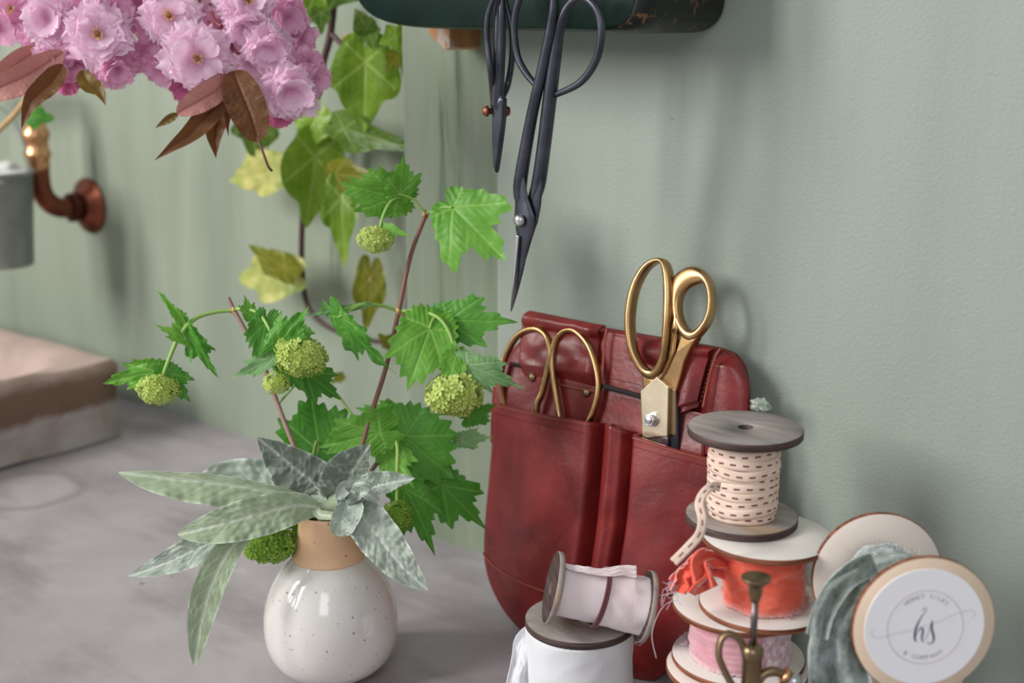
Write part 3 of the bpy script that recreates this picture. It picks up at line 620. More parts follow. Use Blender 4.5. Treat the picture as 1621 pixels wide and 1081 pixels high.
def fray(root, c, r, z, n, mat, axis=(0, 0, 1), ln=.004, seed=1, name='frayed_edge', arc=(0, 2 * PI)):
    rnd = random.Random(seed); mx = frame_to(axis, c); m = MB()
    for k in range(n):
        th = rnd.uniform(*arc); l = ln * rnd.uniform(.4, 1.2); d = V((math.cos(th), math.sin(th), 0)); p0 = d * r * rnd.uniform(.99, 1.03) + V((0, 0, z))
        p1 = p0 + d * l * rnd.uniform(.2, .9) + V((rnd.uniform(-1, 1) * l * .4, rnd.uniform(-1, 1) * l * .4, rnd.uniform(-.6, .6) * l)); p2 = p1 + V((rnd.uniform(-1, 1), rnd.uniform(-1, 1), rnd.uniform(-1, 1))) * l * .4
        m.tube([mx @ p0, mx @ p1, mx @ p2], .00011, 4, cap=False)
    return m.build(name, mat, root)
# a: grey spool with stitched cream ribbon
za = 0.2005; ca = T(1180, 676, za); Ra = 91 * depth_of(ca) / FPX; cb = T(1214, 846, .1425); Rb = 102.5 * depth_of(cb) / FPX
zal = .1425; sp = thing('ribbon_spool', 'weathered grey wooden spool of cream running-stitch ribbon on top of the stack', 'ribbon spool', (ca.x, ca.y, zal))
fth = .0045
flange(sp, (ca.x, ca.y, za - fth), Ra, fth, (GWOOD, BURNT)); cl = T(1178, 822, zal + fth); flange(sp, (ca.x, ca.y, zal), Ra * .985, fth, (GWOOD, BURNT))
core(sp, (ca.x, ca.y, zal + fth), Ra * .52, za - zal - 2 * fth, BURNT)
m = MB(); rnd = random.Random(5); ra = 56.5 * depth_of(ca) / FPX; h = za - zal - 2 * fth; bw = .0064; N = 10
for b in range(N):
    z0 = zal + fth + bw * .5 + (h - bw) * (b / (N - 1)); tl = rnd.uniform(-.11, .11); ph = rnd.uniform(0, 6.28); wv = rnd.uniform(0, 6)
    rr0 = ra * (.93 + .07 * math.sin(PI * b / (N - 1)) ** .5) * rnd.uniform(.975, 1.01); rows = [[] for _ in range(5)]; uvs = [[] for _ in range(5)]; n = 100
    tw = rnd.uniform(-.35, .35)
    for k in range(n + 1):
        th = 2 * PI * k / n; zz = z0 + tl * rr0 * math.sin(th + ph) * .55 + .0005 * math.sin(3 * th + wv)
        for j in range(5):
            v = j / 4; bow = .0005 * math.sin(PI * v); r = rr0 + bow + (v - .5) * tw * .0022 * math.sin(th + wv)
            z = min(max(zz + (v - .5) * bw, zal + fth + .0002), za - fth - .0002)
            rows[j].append(V((ca.x + r * math.cos(th), ca.y + r * math.sin(th), z))); uvs[j].append((th * rr0 / .0072 + ph, v))
    m.grid(rows, uvs)
rib = m.build('ribbon', DASH, sp, solid=.0004, offset=0)
def strap_strip(pts, halfw, mat, name, root, nrm=None, uvs=1 / .0072, th=.0004, nf=None, wave=0):
    ps = resample(catmull(pts, 10), 60); rows = [[] for _ in range(5)]; uv = [[] for _ in range(5)]; acc = 0
    for i, p in enumerate(ps):
        tg = (ps[min(i + 1, 59)] - ps[max(i - 1, 0)]).normalized(); n_ = (CAM - p).normalized() if nrm is None else V(nrm)
        ang = nf(i / 59) if nf else 0; n_ = Quaternion(tg, ang) @ n_
        sd = tg.cross(n_).normalized(); hw = halfw[0] + (halfw[1] - halfw[0]) * i / 59 if isinstance(halfw, tuple) else halfw
        if i: acc += (p - ps[i - 1]).length
        for j in range(5): rows[j].append(p + sd * hw * (j - 2) / 2 + n_ * wave * nz((i * .12, j * .5, 3))); uv[j].append((acc * uvs, j / 4))
    m = MB(); m.grid(rows, uv); return m.build(name, mat, root, solid=th, offset=0)
ta = depth_of(ca) - .015
strap_strip([P(1140, 771, ta - .006), P(1128, 770, ta - .012), P(1115, 779, ta - .018), P(1107, 797, ta - .024), P(1112, 822, ta - .030), P(1107, 846, ta - .034), P(1088, 868, ta - .034), P(1066, 890, ta - .034)], .0026, DASH, 'ribbon_tail', rib, nf=lambda s: .6 * math.sin(s * 7) * (1 - s))
# b: birch spool with coral velvet
zb = zal; zbl = .1010; tb = .0032
sp = thing('ribbon_spool', 'white birch spool of frayed coral velvet directly under the cream ribbon spool', 'ribbon spool', (cb.x, cb.y, zbl - tb))
flange(sp, (cb.x, cb.y, zb - tb), Rb, tb, (BIRCH, BURNTB)); cbl = T(1198, 947, zbl); Rbl = 101 * depth_of(cbl) / FPX
flange(sp, (cb.x, cb.y, zbl - tb), Rbl, tb, (BIRCH, BURNTB))
core(sp, (cb.x, cb.y, zbl), .012, zb - zbl - tb, BIRCH)
rc = 66 * depth_of(cbl) / FPX
cr = wound(sp, (cb.x, cb.y, zbl + .001), rc, zb - zbl - tb - .0015, CORAL, seed=3, folds=.09, rag=.003, freq=2.6)
fray(cr, (cb.x, cb.y, zbl), rc * .97, .002, 500, cloth('pale_coral_fibre', rgb(240, 190, 190)), ln=.0035, seed=2, arc=(2.6, 6.6))
def crumple(name, mat, root, path, wid, seed, amp=.004, n=70, mw=18, nrm0=None, tw=None, th=.0005):
    ps = resample(catmull(path, 10), n); rows = [[] for _ in range(mw)]; ats = [[] for _ in range(mw)]
    for i, p in enumerate(ps):
        s = i / (n - 1); tg = (ps[min(i + 1, n - 1)] - ps[max(i - 1, 0)]).normalized(); n_ = (CAM - p).normalized() if nrm0 is None else V(nrm0)
        n_ = Quaternion(tg, tw(s) if tw else 0) @ n_; sd = tg.cross(n_).normalized(); wv = wid(s) if callable(wid) else wid
        for j in range(mw):
            v = j / (mw - 1) - .5
            q = p + sd * wv * 2 * v + n_ * (amp * math.sin(v * 17 + 2.2 * nz((s * 4, seed, 0)) * 3) * .5 + amp * 1.3 * nz((s * 5 + seed, v * 3, 1)))
            q += sd * amp * .6 * nz((s * 8 + seed, v * 2, 5)); rows[j].append(q); ats[j].append(max(0, (abs(v) - .42) / .08) * .9)
    m = MB(); m.grid(rows, ats=ats); return m.build(name, mat, root, solid=th, offset=0)
tt = depth_of(cbl)
m = MB(); rnd = random.Random(8)
for k in range(12):
    a = P(1072 + rnd.uniform(-5, 6), 932 + rnd.uniform(-6, 8), tt - .032); m.tube(catmull([a, a + R_ * rnd.uniform(-.008, .001) + U_ * rnd.uniform(-.004, .005), a + R_ * rnd.uniform(-.008, .004) + U_ * rnd.uniform(-.012, .004)], 5), .00014, 5)
m.tube(catmull([P(1072, 950, tt - .031), P(1056, 955, tt - .031), P(1042, 972, tt - .033), P(1032, 1005, tt - .034), P(1039, 1042, tt - .034)], 8), .00022, 6)
m.build('loose_threads', cloth('lilac_white_thread', rgb(222, 206, 218)), cr)
def drape(path, wid, seed, folds=3, amp=.0045, n=80, mw=40, tw=None, mat=None, root=None, name='draped_tail'):
    ps = resample(catmull(path, 10), n); rows = [[] for _ in range(mw)]; ats = [[] for _ in range(mw)]
    for i, p in enumerate(ps):
        s = i / (n - 1); tg = (ps[min(i + 1, n - 1)] - ps[max(i - 1, 0)]).normalized(); n_ = (CAM - p).normalized(); n_ = Quaternion(tg, tw(s) if tw else 0) @ n_; sd = tg.cross(n_).normalized(); wv = wid(s)
        for j in range(mw):
            v = j / (mw - 1) * 2 - 1; f = amp * (.25 + s * .9) * math.sin(v * folds * PI + seed + 1.2 * nz((s * 2, seed, 0)) * 2) + amp * .9 * nz((s * 3.0 + seed, v * 1.4, 1)) + amp * .35 * nz((s * 9 + seed, v * 4, 2))
            rows[j].append(p + sd * wv * (v + .06 * nz((s * 4, seed + (1 if v > 0 else 5), 3))) + n_ * f); ats[j].append(max(0, (abs(v) - .90) / .10) * .9)
    m = MB(); m.grid(rows, ats=ats); return m.build(name, mat or SAGEV, root or sv, solid=.0007, offset=0)
drape([P(1165, 912, tt - .010), P(1140, 896, tt - .016), P(1116, 892, tt - .024), P(1098, 910, tt - .029), P(1082, 932, tt - .031)], lambda s: .0055 + .0035 * s, 7, 2.2, .0045, mat=CORAL, root=cr, name='loose_end', tw=lambda s: -.4 + 1.0 * s)
drape([P(1150, 890, tt - .012), P(1128, 882, tt - .020), P(1108, 888, tt - .028), P(1108, 912, tt - .033), P(1118, 935, tt - .034)], lambda s: .0050 + .002 * s, 17, 1.6, .004, mat=CORAL, root=cr, name='loose_end', tw=lambda s: .8 - .8 * s)
drape([P(1098, 900, tt - .030), P(1084, 915, tt - .032), P(1076, 938, tt - .032)], lambda s: .005 + .001 * s, 27, 1.3, .004, mat=CORAL, root=cr, name='loose_end', tw=lambda s: -.5)
# c: pink velvet spool
zc = zbl - tb; zcl = .0645; cc_ = T(1172, 953, zc); Rc = 107 * depth_of(cc_) / FPX
sp = thing('ribbon_spool', 'birch spool of dusty pink velvet beneath the coral velvet spool', 'ribbon spool', (cc_.x, cc_.y, zcl - tb))
flange(sp, (cc_.x, cc_.y, zc - tb), Rc, tb, (BIRCH, BURNTB)); flange(sp, (cc_.x, cc_.y, zcl - tb), Rc * .985, tb, (BIRCH, BURNTB)); core(sp, (cc_.x, cc_.y, zcl), .012, zc - zcl - tb, BIRCH)
rp = 80 * depth_of(cc_) / FPX; rr_ = R_.copy(); ang0 = math.atan2(-F_.y, -F_.x)
pv = wound(sp, (cc_.x, cc_.y, zcl + .0008), rp, zc - zcl - tb - .001, PINKV, seed=9, folds=.05, rag=.003)
def patch_row():
    rows = []; ats = []
    for i in range(24):
        z = i / 23; row = []; ar = []
        for k in range(60):
            a = k / 59; th = ang0 + .28 + a * .95; q = nz((a * 7, z * 6, 2))
            r = rp * (1.015 + .035 * q + .03 * math.sin(PI * a)) ; row.append(V((cc_.x + r * math.cos(th), cc_.y + r * math.sin(th), zcl + .0012 + z * (zc - zcl - tb - .002) + .0012 * nz((a * 9, z * 3, 8)) * (1 - z)))); ar.append(max(0, .5 + 1.2 * nz((a * 9 + 3, z * 7, 5))))
        rows.append(row); ats.append(ar)
    m = MB(); m.grid(rows, ats=ats); return m.build('velvet_end', PINKV2, pv, solid=.0005, offset=0)
patch_row()['label'] = 'crushed plum and silver velvet ribbon end'
fray(pv, (cc_.x, cc_.y, zcl), rp * 1.02, .003, 320, cloth('lilac_fibre', rgb(226, 206, 218)), ln=.004, seed=4, arc=(ang0 + .1, ang0 + 1.4))
# d: lowest spool
zd = zcl - tb; cdp = T(1166, 1054, zd); Rd = 111 * depth_of(cdp) / FPX
sp = thing('ribbon_spool', 'lowest birch spool of the stack with a wide pinkish flange at the bottom edge', 'ribbon spool', (cdp.x, cdp.y, 0))
flange(sp, (cdp.x, cdp.y, zd - tb), Rd, tb, (BIRCHP, BURNTB)); flange(sp, (cdp.x, cdp.y, 0.0002), Rd, tb, (BIRCHP, BURNTB)); core(sp, (cdp.x, cdp.y, tb), .012, zd - 2 * tb, BIRCH)
wound(sp, (cdp.x, cdp.y, tb + .0006), rp, zd - 2 * tb - .001, SAGEV, seed=12)
# e: grey spool with white silk, front left
ze = .068; ce = T(918, 978, ze); Re = 87 * depth_of(ce) / FPX
sp = thing('ribbon_spool', 'grey wooden spool wrapped full with white silk standing in front of the pouch', 'ribbon spool', (ce.x, ce.y, 0))
flange(sp, (ce.x, ce.y, ze - .0045), Re, .0045, (GWOOD, BURNT)); flange(sp, (ce.x, ce.y, .0002), Re, .0045, (GWOOD, BURNT)); core(sp, (ce.x, ce.y, .0047), .012, ze - .0094, GWOOD)
ws = wound(sp, (ce.x, ce.y, .0052), Re * 1.0, ze - .0045 - .0056, WSILK, seed=21, folds=.035, rag=.002, freq=1.6)
te = depth_of(ce)
drape([P(842, 996, te + .014), P(826, 1015, te + .006), P(824, 1048, te), P(818, 1090, te)], lambda s: .004 + .003 * s, 3, 1.2, .0015, mat=WSILK, root=ws, name='loose_end')
fray(ws, (ce.x, ce.y, 0), Re * 1.02, .056, 60, WSILK, ln=.006, seed=6, arc=(ang0 - 1.9, ang0 - 1.1))
# f: spool lying on its side
fa = P(876, 930, .779); fb = P(1022, 960, .785); ax = (fb - fa).normalized(); Lf = (fb - fa).length; Rf = 57.5 * .78 / FPX
sp = thing('ribbon_spool', 'small dark wooden spool of blush silk tied with plum twine lying on its side', 'ribbon spool', fa)
flange(sp, fa - ax * .0016, Rf, .0034, (BURNT, GWOOD), axis=ax); flange(sp, fb - ax * .0016, Rf, .0034, (BURNT, GWOOD), axis=ax)
core(sp, fa, .011, Lf, GWOOD, axis=ax)
sk = wound(sp, fa + ax * .0028, Rf * .72, Lf * .52, PSILK, axis=ax, seed=31, folds=.03, rag=.0015, freq=1.2)
wound(sp, fa + ax * (Lf * .50), Rf * .80, Lf * .475, PSILK, axis=ax, seed=37, folds=.07, rag=.002, freq=1.0, name='ribbon_end')
tf = .78 - Rf * .78
crumple('loose_end', PSILK, sk, [P(893, 894, .772), P(925, 902, .770), P(955, 906, .772), P(985, 903, .776), P(1008, 905, .778)], lambda s: .0018 + .0022 * s, 5, .0008, tw=lambda s: -.9 + .5 * s)
m = MB(); tp = fa + ax * (Lf * .50); e1 = ax.orthogonal().normalized(); e2 = ax.cross(e1)
for off in (-.0007, .0008):
    pts = []
    for k in range(48):
        th = 2 * PI * k / 48; pts.append(tp + ax * (off + .0012 * math.sin(th + 1)) + (e1 * math.cos(th) + e2 * math.sin(th)) * (Rf * .80 + .0006))
    m.tube(pts, .0009, 8, closed=True)
m.build('twine', TWINE, sp)['label'] = 'plum coloured twine tie'
# g: large spool with the round logo label
gf = P(1463, 992, .652); gb = P(1389, 913, .720); gaxis = (gf - gb).normalized(); Lg = (gf - gb).length; Rg = 115.5 * .652 / FPX
sp = thing('ribbon_spool', 'birch spool with round white logo label, wound with sage velvet, on its side', 'ribbon spool', gb)
flange(sp, gb - gaxis * .0032, Rg * 1.0, .0032, (BIRCHP, BURNTB), axis=gaxis); flange(sp, gf - gaxis * .0034, Rg, .0034, (BIRCHT, BURNTB), axis=gaxis)
core(sp, gb, .012, Lg - .003, BIRCH, axis=gaxis)
sv = wound(sp, gb + gaxis * .004, Rg * .58, Lg * .80, SAGEV, axis=gaxis, seed=41, folds=.16, rag=.003, freq=3.4)
ga = gf + gaxis * .0001
gx = (R_ - gaxis * R_.dot(gaxis)).normalized(); gy = gaxis.cross(gx)
def G(x, y, lift=.0): return ga + gx * x + gy * y + gaxis * (.0004 + lift)
m = MB(); c = m.vert(G(0, 0)); n = 96; ri = [m.vert(G(Rg * .835 * math.cos(2 * PI * k / n), Rg * .835 * math.sin(2 * PI * k / n))) for k in range(n)]; rb = [m.vert(G(Rg * .837 * math.cos(2 * PI * k / n), Rg * .837 * math.sin(2 * PI * k / n), -.0005)) for k in range(n)]
for k in range(n): m.face((c, ri[k], ri[(k + 1) % n]), 0, False); m.face((ri[k], rb[k], rb[(k + 1) % n], ri[(k + 1) % n]), 0, False)
lab = m.build('paper_label', PAPER, sp); lab['label'] = 'round white paper label with hs monogram'
m = MB(); m.tube([G(Rg * .53 * math.cos(2 * PI * k / 96), Rg * .53 * math.sin(2 * PI * k / 96), .0001) for k in range(96)], .00016, 6, closed=True); m.build('printed_ring', INKP, lab)
def stroke(m, pts, ws):
    ps = resample(catmull([G(Rg * x, Rg * y, .00012) for x, y in pts], 10), 40); L = len(ws) - 1; rows = [[], []]
    for i, p in enumerate(ps):
        tg = (ps[min(i + 1, 39)] - ps[max(i - 1, 0)]).normalized(); sd = tg.cross(gaxis); q = i / 39 * L; j = min(int(q), L - 1); wd = (ws[j] * (1 - q + j) + ws[j + 1] * (q - j)) * Rg
        rows[0].append(p - sd * wd); rows[1].append(p + sd * wd)
    m.grid(rows)
m = MB()   # script letters h and s
stroke(m, [(-.05, .235), (-.01, .285), (.01, .25), (-.05, .16), (-.105, .04), (-.13, -.08), (-.125, -.18), (-.10, -.20)], [.004, .004, .005, .008, .013, .016, .016, .010])
stroke(m, [(-.115, -.12), (-.075, -.04), (-.04, -.01), (-.02, -.05), (-.03, -.13), (-.025, -.20), (0, -.215)], [.003, .004, .008, .014, .014, .010, .004])
stroke(m, [(.00, -.20), (.05, -.10), (.085, .02), (.105, .10), (.10, .06), (.105, -.04), (.135, -.14), (.13, -.215), (.08, -.245), (.045, -.215)], [.003, .003, .004, .006, .008, .012, .016, .015, .008, .004])
m.build('monogram', INK, lab)['label'] = 'dark script letters hs'
m = MB(); stroke(m, [(-.72, -.02), (-.74, -.08), (-.66, -.14), (-.50, -.11), (-.20, -.04), (.20, .08), (.48, .20), (.66, .22), (.70, .15), (.64, .12)], [.003] * 3); m.build('flourish', INKG, lab)
def lettering(text, rad, a0, a1, size, top=True):
    m = MB(); dg = bpy.context.evaluated_depsgraph_get()
    for i, ch in enumerate(text):
        if ch == ' ': continue
        cu = bpy.data.curves.new('letter', 'FONT'); cu.body = ch; cu.size = size; cu.align_x = 'CENTER'; cu.resolution_u = 3
        o = bpy.data.objects.new('letter', cu); me = bpy.data.meshes.new_from_object(o)
        a = a0 + (a1 - a0) * i / (len(text) - 1); base = len(m.v)
        for v in me.vertices:
            x, y = v.co.x, v.co.y
            if top: X, Y = (rad + y) * math.cos(a), (rad + y) * math.sin(a); X += x * math.sin(a); Y -= x * math.cos(a)
            else: r = rad - y; X, Y = r * math.cos(a), r * math.sin(a); X -= x * math.sin(a); Y += x * math.cos(a)
            m.vert(G(X, Y, .00012))
        for p in me.polygons: m.face([base + q for q in p.vertices], 0, False)
        bpy.data.objects.remove(o); bpy.data.curves.remove(cu); bpy.data.meshes.remove(me)
    return m.build('lettering', plain('grey_ink', rgb(150, 142, 156), .6, 0, .02, 30, 0), lab)
lettering('HONEY SILKS', Rg * .42, math.radians(128), math.radians(50), Rg * .085)
lettering('& COMPANY', Rg * .47, math.radians(236), math.radians(304), Rg * .085, False)
# draped velvet tail of g
tg_ = .708
drape([P(1385, 893, .678), P(1356, 904, .668), P(1326, 930, .660), P(1304, 968, .656), P(1293, 1008, .656)], lambda s: .0062 - .0008 * s, 1, 1.5, .003)
drape([P(1380, 915, .682), P(1352, 945, .672), P(1333, 990, .667), P(1328, 1040, .665), P(1332, 1120, .664)], lambda s: .008 + .0075 * min(1, s * 1.6), 4, 1.9, .0055)
for q in range(5):
    rr = Rg * (.50 + .018 * q); ph = -q * .05; pts = []
    for k in range(26):
        th = math.radians(45) + k / 25 * math.radians(118) + ph; z = .012 + .009 * q + .003 * math.sin(k * .25 + q)
        pts.append(gb + gaxis * z + (gx * math.cos(th) + gy * math.sin(th)) * rr)
    ps = resample(pts, 50); rows = [[] for _ in range(13)]; ats = [[] for _ in range(13)]
    for i, p in enumerate(ps):
        rd = (p - (gb + gaxis * (p - gb).dot(gaxis))).normalized()
        for j in range(13):
            v = j / 6 - 1; rows[j].append(p + gaxis * v * .0062 + rd * (.0022 * (1 - v * v) + .0014 * nz((i * .09, v * 1.5, q)))); ats[j].append(max(0, (abs(v) - .8) / .2) * .6)
    m = MB(); m.grid(rows, ats=ats); m.build('velvet_fold', SAGEV, sv, solid=.0006, offset=0)
fray(sv, gb, Rg * .62, .012, 160, cloth('pale_sage_fibre', rgb(196, 204, 204)), axis=gaxis, ln=.005, seed=14)
fray(sv, gb, Rg * .66, .026, 160, WSILK, axis=gaxis, ln=.004, seed=15)
# support spool underneath (just below the frame)
gm = (gf + gb) / 2; hs_ = gm.z - Rg
sp = thing('ribbon_spool', 'upright birch spool underneath the spool with the logo label', 'ribbon spool', (gm.x, gm.y, 0))
flange(sp, (gm.x, gm.y, hs_ - .0035), .036, .003, (BIRCHP, BURNTB)); flange(sp, (gm.x, gm.y, .0002), .036, .003, (BIRCHP, BURNTB)); wound(sp, (gm.x, gm.y, .0036), .026, hs_ - .0078, WSILK, seed=61)

# ------------------------------------------------------------------ brass plant mister in front of the spools
mb_ = P(1190, 1060, .655); 
def MZ(py): 
    r = ray(1188, py); hd = V((mb_.x - CAM.x, mb_.y - CAM.y, 0)).length; return CAM.z + r.z * hd / V((r.x, r.y, 0)).length
t = thing('brass_pump', 'aged brass hand pump with round plunger knob and finger loop before the spools', 'pump', (mb_.x, mb_.y, 0))
tm = Matrix.Translation((mb_.x, mb_.y, 0)); sc = .655 / FPX; zk = MZ(914)
m = MB(); m.lathe([(0, zk - .001), (12 * sc, zk - .0005), (20 * sc, zk + .0002), (23 * sc, zk + .0006), (23.6 * sc, zk), (22 * sc, zk - .0012), (14 * sc, zk - .0030), (11.5 * sc, zk - .0045), (10.5 * sc, zk - .0085), (8.5 * sc, zk - .011), (7.5 * sc, zk - .0125), (0, zk - .0125)], 40, tm); m.build('plunger_knob', BRASSD, t)
m = MB(); m.lathe([(0, MZ(1030)), (5.6 * sc, MZ(1030)), (5.6 * sc, zk - .011), (0, zk - .011)], 20, tm); m.build('plunger_rod', brass('grey_steel_rod', rgb(122, 112, 112), .35), t)
z1 = MZ(1022); m = MB(); m.lathe([(0, z1 + .001), (10 * sc, z1 + .001), (14 * sc, z1), (17.5 * sc, z1 - .0012), (17.5 * sc, z1 - .006), (16 * sc, z1 - .0068), (16 * sc, z1 - .030), (20 * sc, z1 - .034), (20 * sc, z1 - .040), (0, z1 - .040)], 32, tm); m.build('pump_barrel', BRASSD, t)
zb_ = z1 - .038
m = MB(); m.lathe([(0, zb_ + .001), (.008, zb_), (.016, zb_ - .003), (.024, zb_ - .010), (.0265, zb_ - .018), (.0265, .003), (.025, .0005), (0, .0005)], 48, tm); m.build('reservoir', BRASSD, t)
tq = .655
m = MB(); m.tube(catmull([P(1181, 1048, tq), P(1176, 1022, tq), P(1166, 1008, tq), P(1152, 1003, tq), P(1141, 1014, tq), P(1138, 1038, tq), P(1147, 1062, tq), P(1160, 1085, tq), P(1176, 1100, tq)], 8), .0018, 12, flat=1.6, flatdir=F_); m.build('finger_loop', BRASSD, t)
m = MB(); m.tube(catmull([P(1190, 1110, tq), P(1198, 1085, tq), P(1208, 1068, tq), P(1225, 1062, tq), P(1242, 1068, tq)], 8), .0024, 12); m.build('nozzle_arm', BRASSD, t)
nd = (P(1262, 1080, tq) - P(1240, 1067, tq)).normalized()
m = MB(); m.tube([P(1240, 1067, tq), P(1246, 1071, tq)], .0042, 20); m.build('nozzle_ring', COPPERL, t)['label'] = 'pink copper ring'
m = MB(); m.sphere(P(1257, 1078, tq), .0044, 14); m.build('nozzle_tip', STEEL, t)

# ------------------------------------------------------------------ vase
vb = T(527, 1058, 0); vm = Matrix.Translation((vb.x, vb.y, 0)); zr = .1145
vase = thing('bud_vase', 'round speckled white bud vase with bare tan stoneware neck', 'vase', (vb.x, vb.y, 0))
body = [(0, .0006), (.022, .0006), (.027, .0015), (.0335, .005), (.0400, .0125), (.0440, .0235), (.0450, .036), (.0437, .048), (.0395, .0605), (.0325, .0725), (.0265, .0795), (.0240, .0825)]
bp = resample(catmull([V((a, b, 0)) for a, b in body], 5), 60)
m = MB(); m.lathe([(p.x, p.y) for p in bp], 96, vm); m.build('vase_body', GLAZE, vase)
neck = [(.0234, .0818), (.0242, .0828), (.0235, .0850), (.0212, .094), (.0196, .104), (.0192, zr - .001), (.0188, zr), (.0176, zr - .0005), (.0172, zr - .004), (.018, .095), (.021, .084), (.0, .080)]
np_ = resample(catmull([V((a, b, 0)) for a, b in neck], 5), 60)
m = MB(); m.lathe([(max(p.x, 0), p.y) for p in np_], 96, vm); m.build('vase_neck', TAN, vase)['label'] = 'unglazed tan stoneware neck'
vmouth = V((vb.x, vb.y, zr)); vt = depth_of(vmouth)

# ------------------------------------------------------------------ leaves
def leaf_frame(b, tp, roll):
    A = (tp - b); L = A.length; A = A / L; n = (CAM - (b + tp) / 2).normalized(); n = (n - A * n.dot(A)).normalized(); n = Quaternion(A, roll) @ n; return A, n.cross(A), n, L
def lobed_leaf(root, b, tp, wpx, mat, lobes, k=1.5, serr=.085, nser=24, roll=0, droop=.18, fold=.15, wave=.05, seed=0, corr=.012, name='leaf', tipd=None, rings=20, n=180, label=None, pow_=1.0):
    A, Bx, N, L = leaf_frame(b, tp, roll); rnd = random.Random(seed * 7 + 3)
    jit = [rnd.uniform(.93, 1.07) for _ in range(32)]
    def rad(th):
        a = abs(math.degrees(th)); L_ = lobes
        for q in range(len(L_) - 1):
            if L_[q][0] <= a <= L_[q + 1][0]:
                p0, p1, p2, p3 = [L_[max(0, min(len(L_) - 1, q + d))][1] * (jit[(max(0, min(len(L_) - 1, q + d)) + (9 if th < 0 else 0)) % 32] if 0 < q + d else 1) for d in (-1, 0, 1, 2)]
                if q == 0: p0 = p1 + (p1 - p2) * .9
                t = (a - L_[q][0]) / (L_[q + 1][0] - L_[q][0])
                return max(.08, 0.5 * (2 * p1 + (p2 - p0) * t + (2 * p0 - 5 * p1 + 4 * p2 - p3) * t * t + (3 * p1 - 3 * p2 + p3 - p0) * t ** 3))
        return L_[-1][1]
    vdirs = VD[id(lobes)]
    ths = [-PI + 2 * PI * j / n for j in range(n)]; rr = [rad(a) for a in ths]
    ymax = max(abs(r * math.sin(a)) for r, a in zip(rr, ths)); xm = max(r * math.cos(a) for r, a in zip(rr, ths)); wm = wpx / 2 * (depth_of((b + tp) / 2) / FPX); ws = wm / (ymax * L); ls = 1 / xm
    m = MB(); so = rnd.uniform(0, 50)
    rows = []; ats = []
    for i in range(rings + 1):
        q = (i / rings) ** .85; row = []; ar = []
        for j, th in enumerate(ths):
            r = rr[j] * q * (1 + (serr * (2 * abs((th * nser / (2 * PI)) % 1 - .5) - .5) * 2 if q > .8 else 0) * (q - .8) / .2)
            x, y = r * math.cos(th) * ls, r * math.sin(th)
            la = min(vdirs, key=lambda lo: abs((th - lo[0] + PI) % (2 * PI) - PI)); d = (th - la[0] + PI) % (2 * PI) - PI; a_, b_ = r * math.cos(d), r * math.sin(d)
            main = math.exp(-(b_ / (.014 + .01 * (1 - q))) ** 2) * (a_ < la[1] * .97)
            f = ((a_ - abs(b_) * .75) * 8.0) % 1; sec = math.exp(-(min(f, 1 - f) / .10) ** 2) * .55
            z = -droop * (x * x + .35 * y * y) - fold * -abs(y) * .5 + wave * nz((x * 2.2 + so, y * 2.2, seed)) * (.3 + q) + wave * .6 * nz((x * 6 + so, y * 6, seed)) * q * q
            z += -corr * (1 - abs(2 * f - 1)) * min(1, q * 2) - corr * .8 * main
            row.append(b + A * x * L + Bx * y * L * ws + N * z * L); ar.append(min(1, main + sec * .5))
        rows.append(row); ats.append(ar)
    m.grid(rows, ats=ats, closed=True)
    o = m.build(name, mat, root)
    if label: o['label'] = label
    return o
R3 = [(0, 1.0), (9, .88), (20, .70), (30, .66), (40, .76), (48, .84), (56, .78), (70, .60), (95, .50), (125, .44), (155, .34), (180, .16)]
R5 = [(0, 1.0), (10, .93), (22, .84), (32, .80), (44, .88), (56, .84), (72, .72), (92, .64), (115, .58), (140, .50), (162, .38), (180, .14)]
R3W = [(0, 1.0), (10, .90), (20, .72), (30, .68), (42, .86), (52, .95), (60, .84), (74, .58), (95, .40), (125, .34), (155, .26), (180, .12)]
IV = [(0, 1.0), (8, .86), (20, .66), (35, .58), (52, .58), (68, .56), (90, .46), (120, .42), (150, .40), (170, .32), (180, .2)]
IVW = [(0, 1.0), (7, .90), (18, .74), (32, .68), (48, .70), (62, .68), (85, .56), (115, .50), (145, .50), (168, .40), (180, .2)]
SLIM = [(0, 1.0), (8, .8), (20, .45), (45, .26), (90, .18), (180, .12)]
VD = {id(L): [(math.radians(a), l) for a, l in vv] for L, vv in ((R3, ((0, 1), (48, .84), (-48, .84), (105, .48), (-105, .48))), (R5, ((0, 1), (44, .88), (-44, .88), (95, .6), (-95, .6))), (R3W, ((0, 1), (52, .95), (-52, .95), (105, .4), (-105, .4))),
    (IV, ((0, 1), (58, .56), (-58, .56), (120, .42), (-120, .42))), (IVW, ((0, 1), (54, .68), (-54, .68), (125, .5), (-125, .5))), (SLIM, ((0, 1),)))}
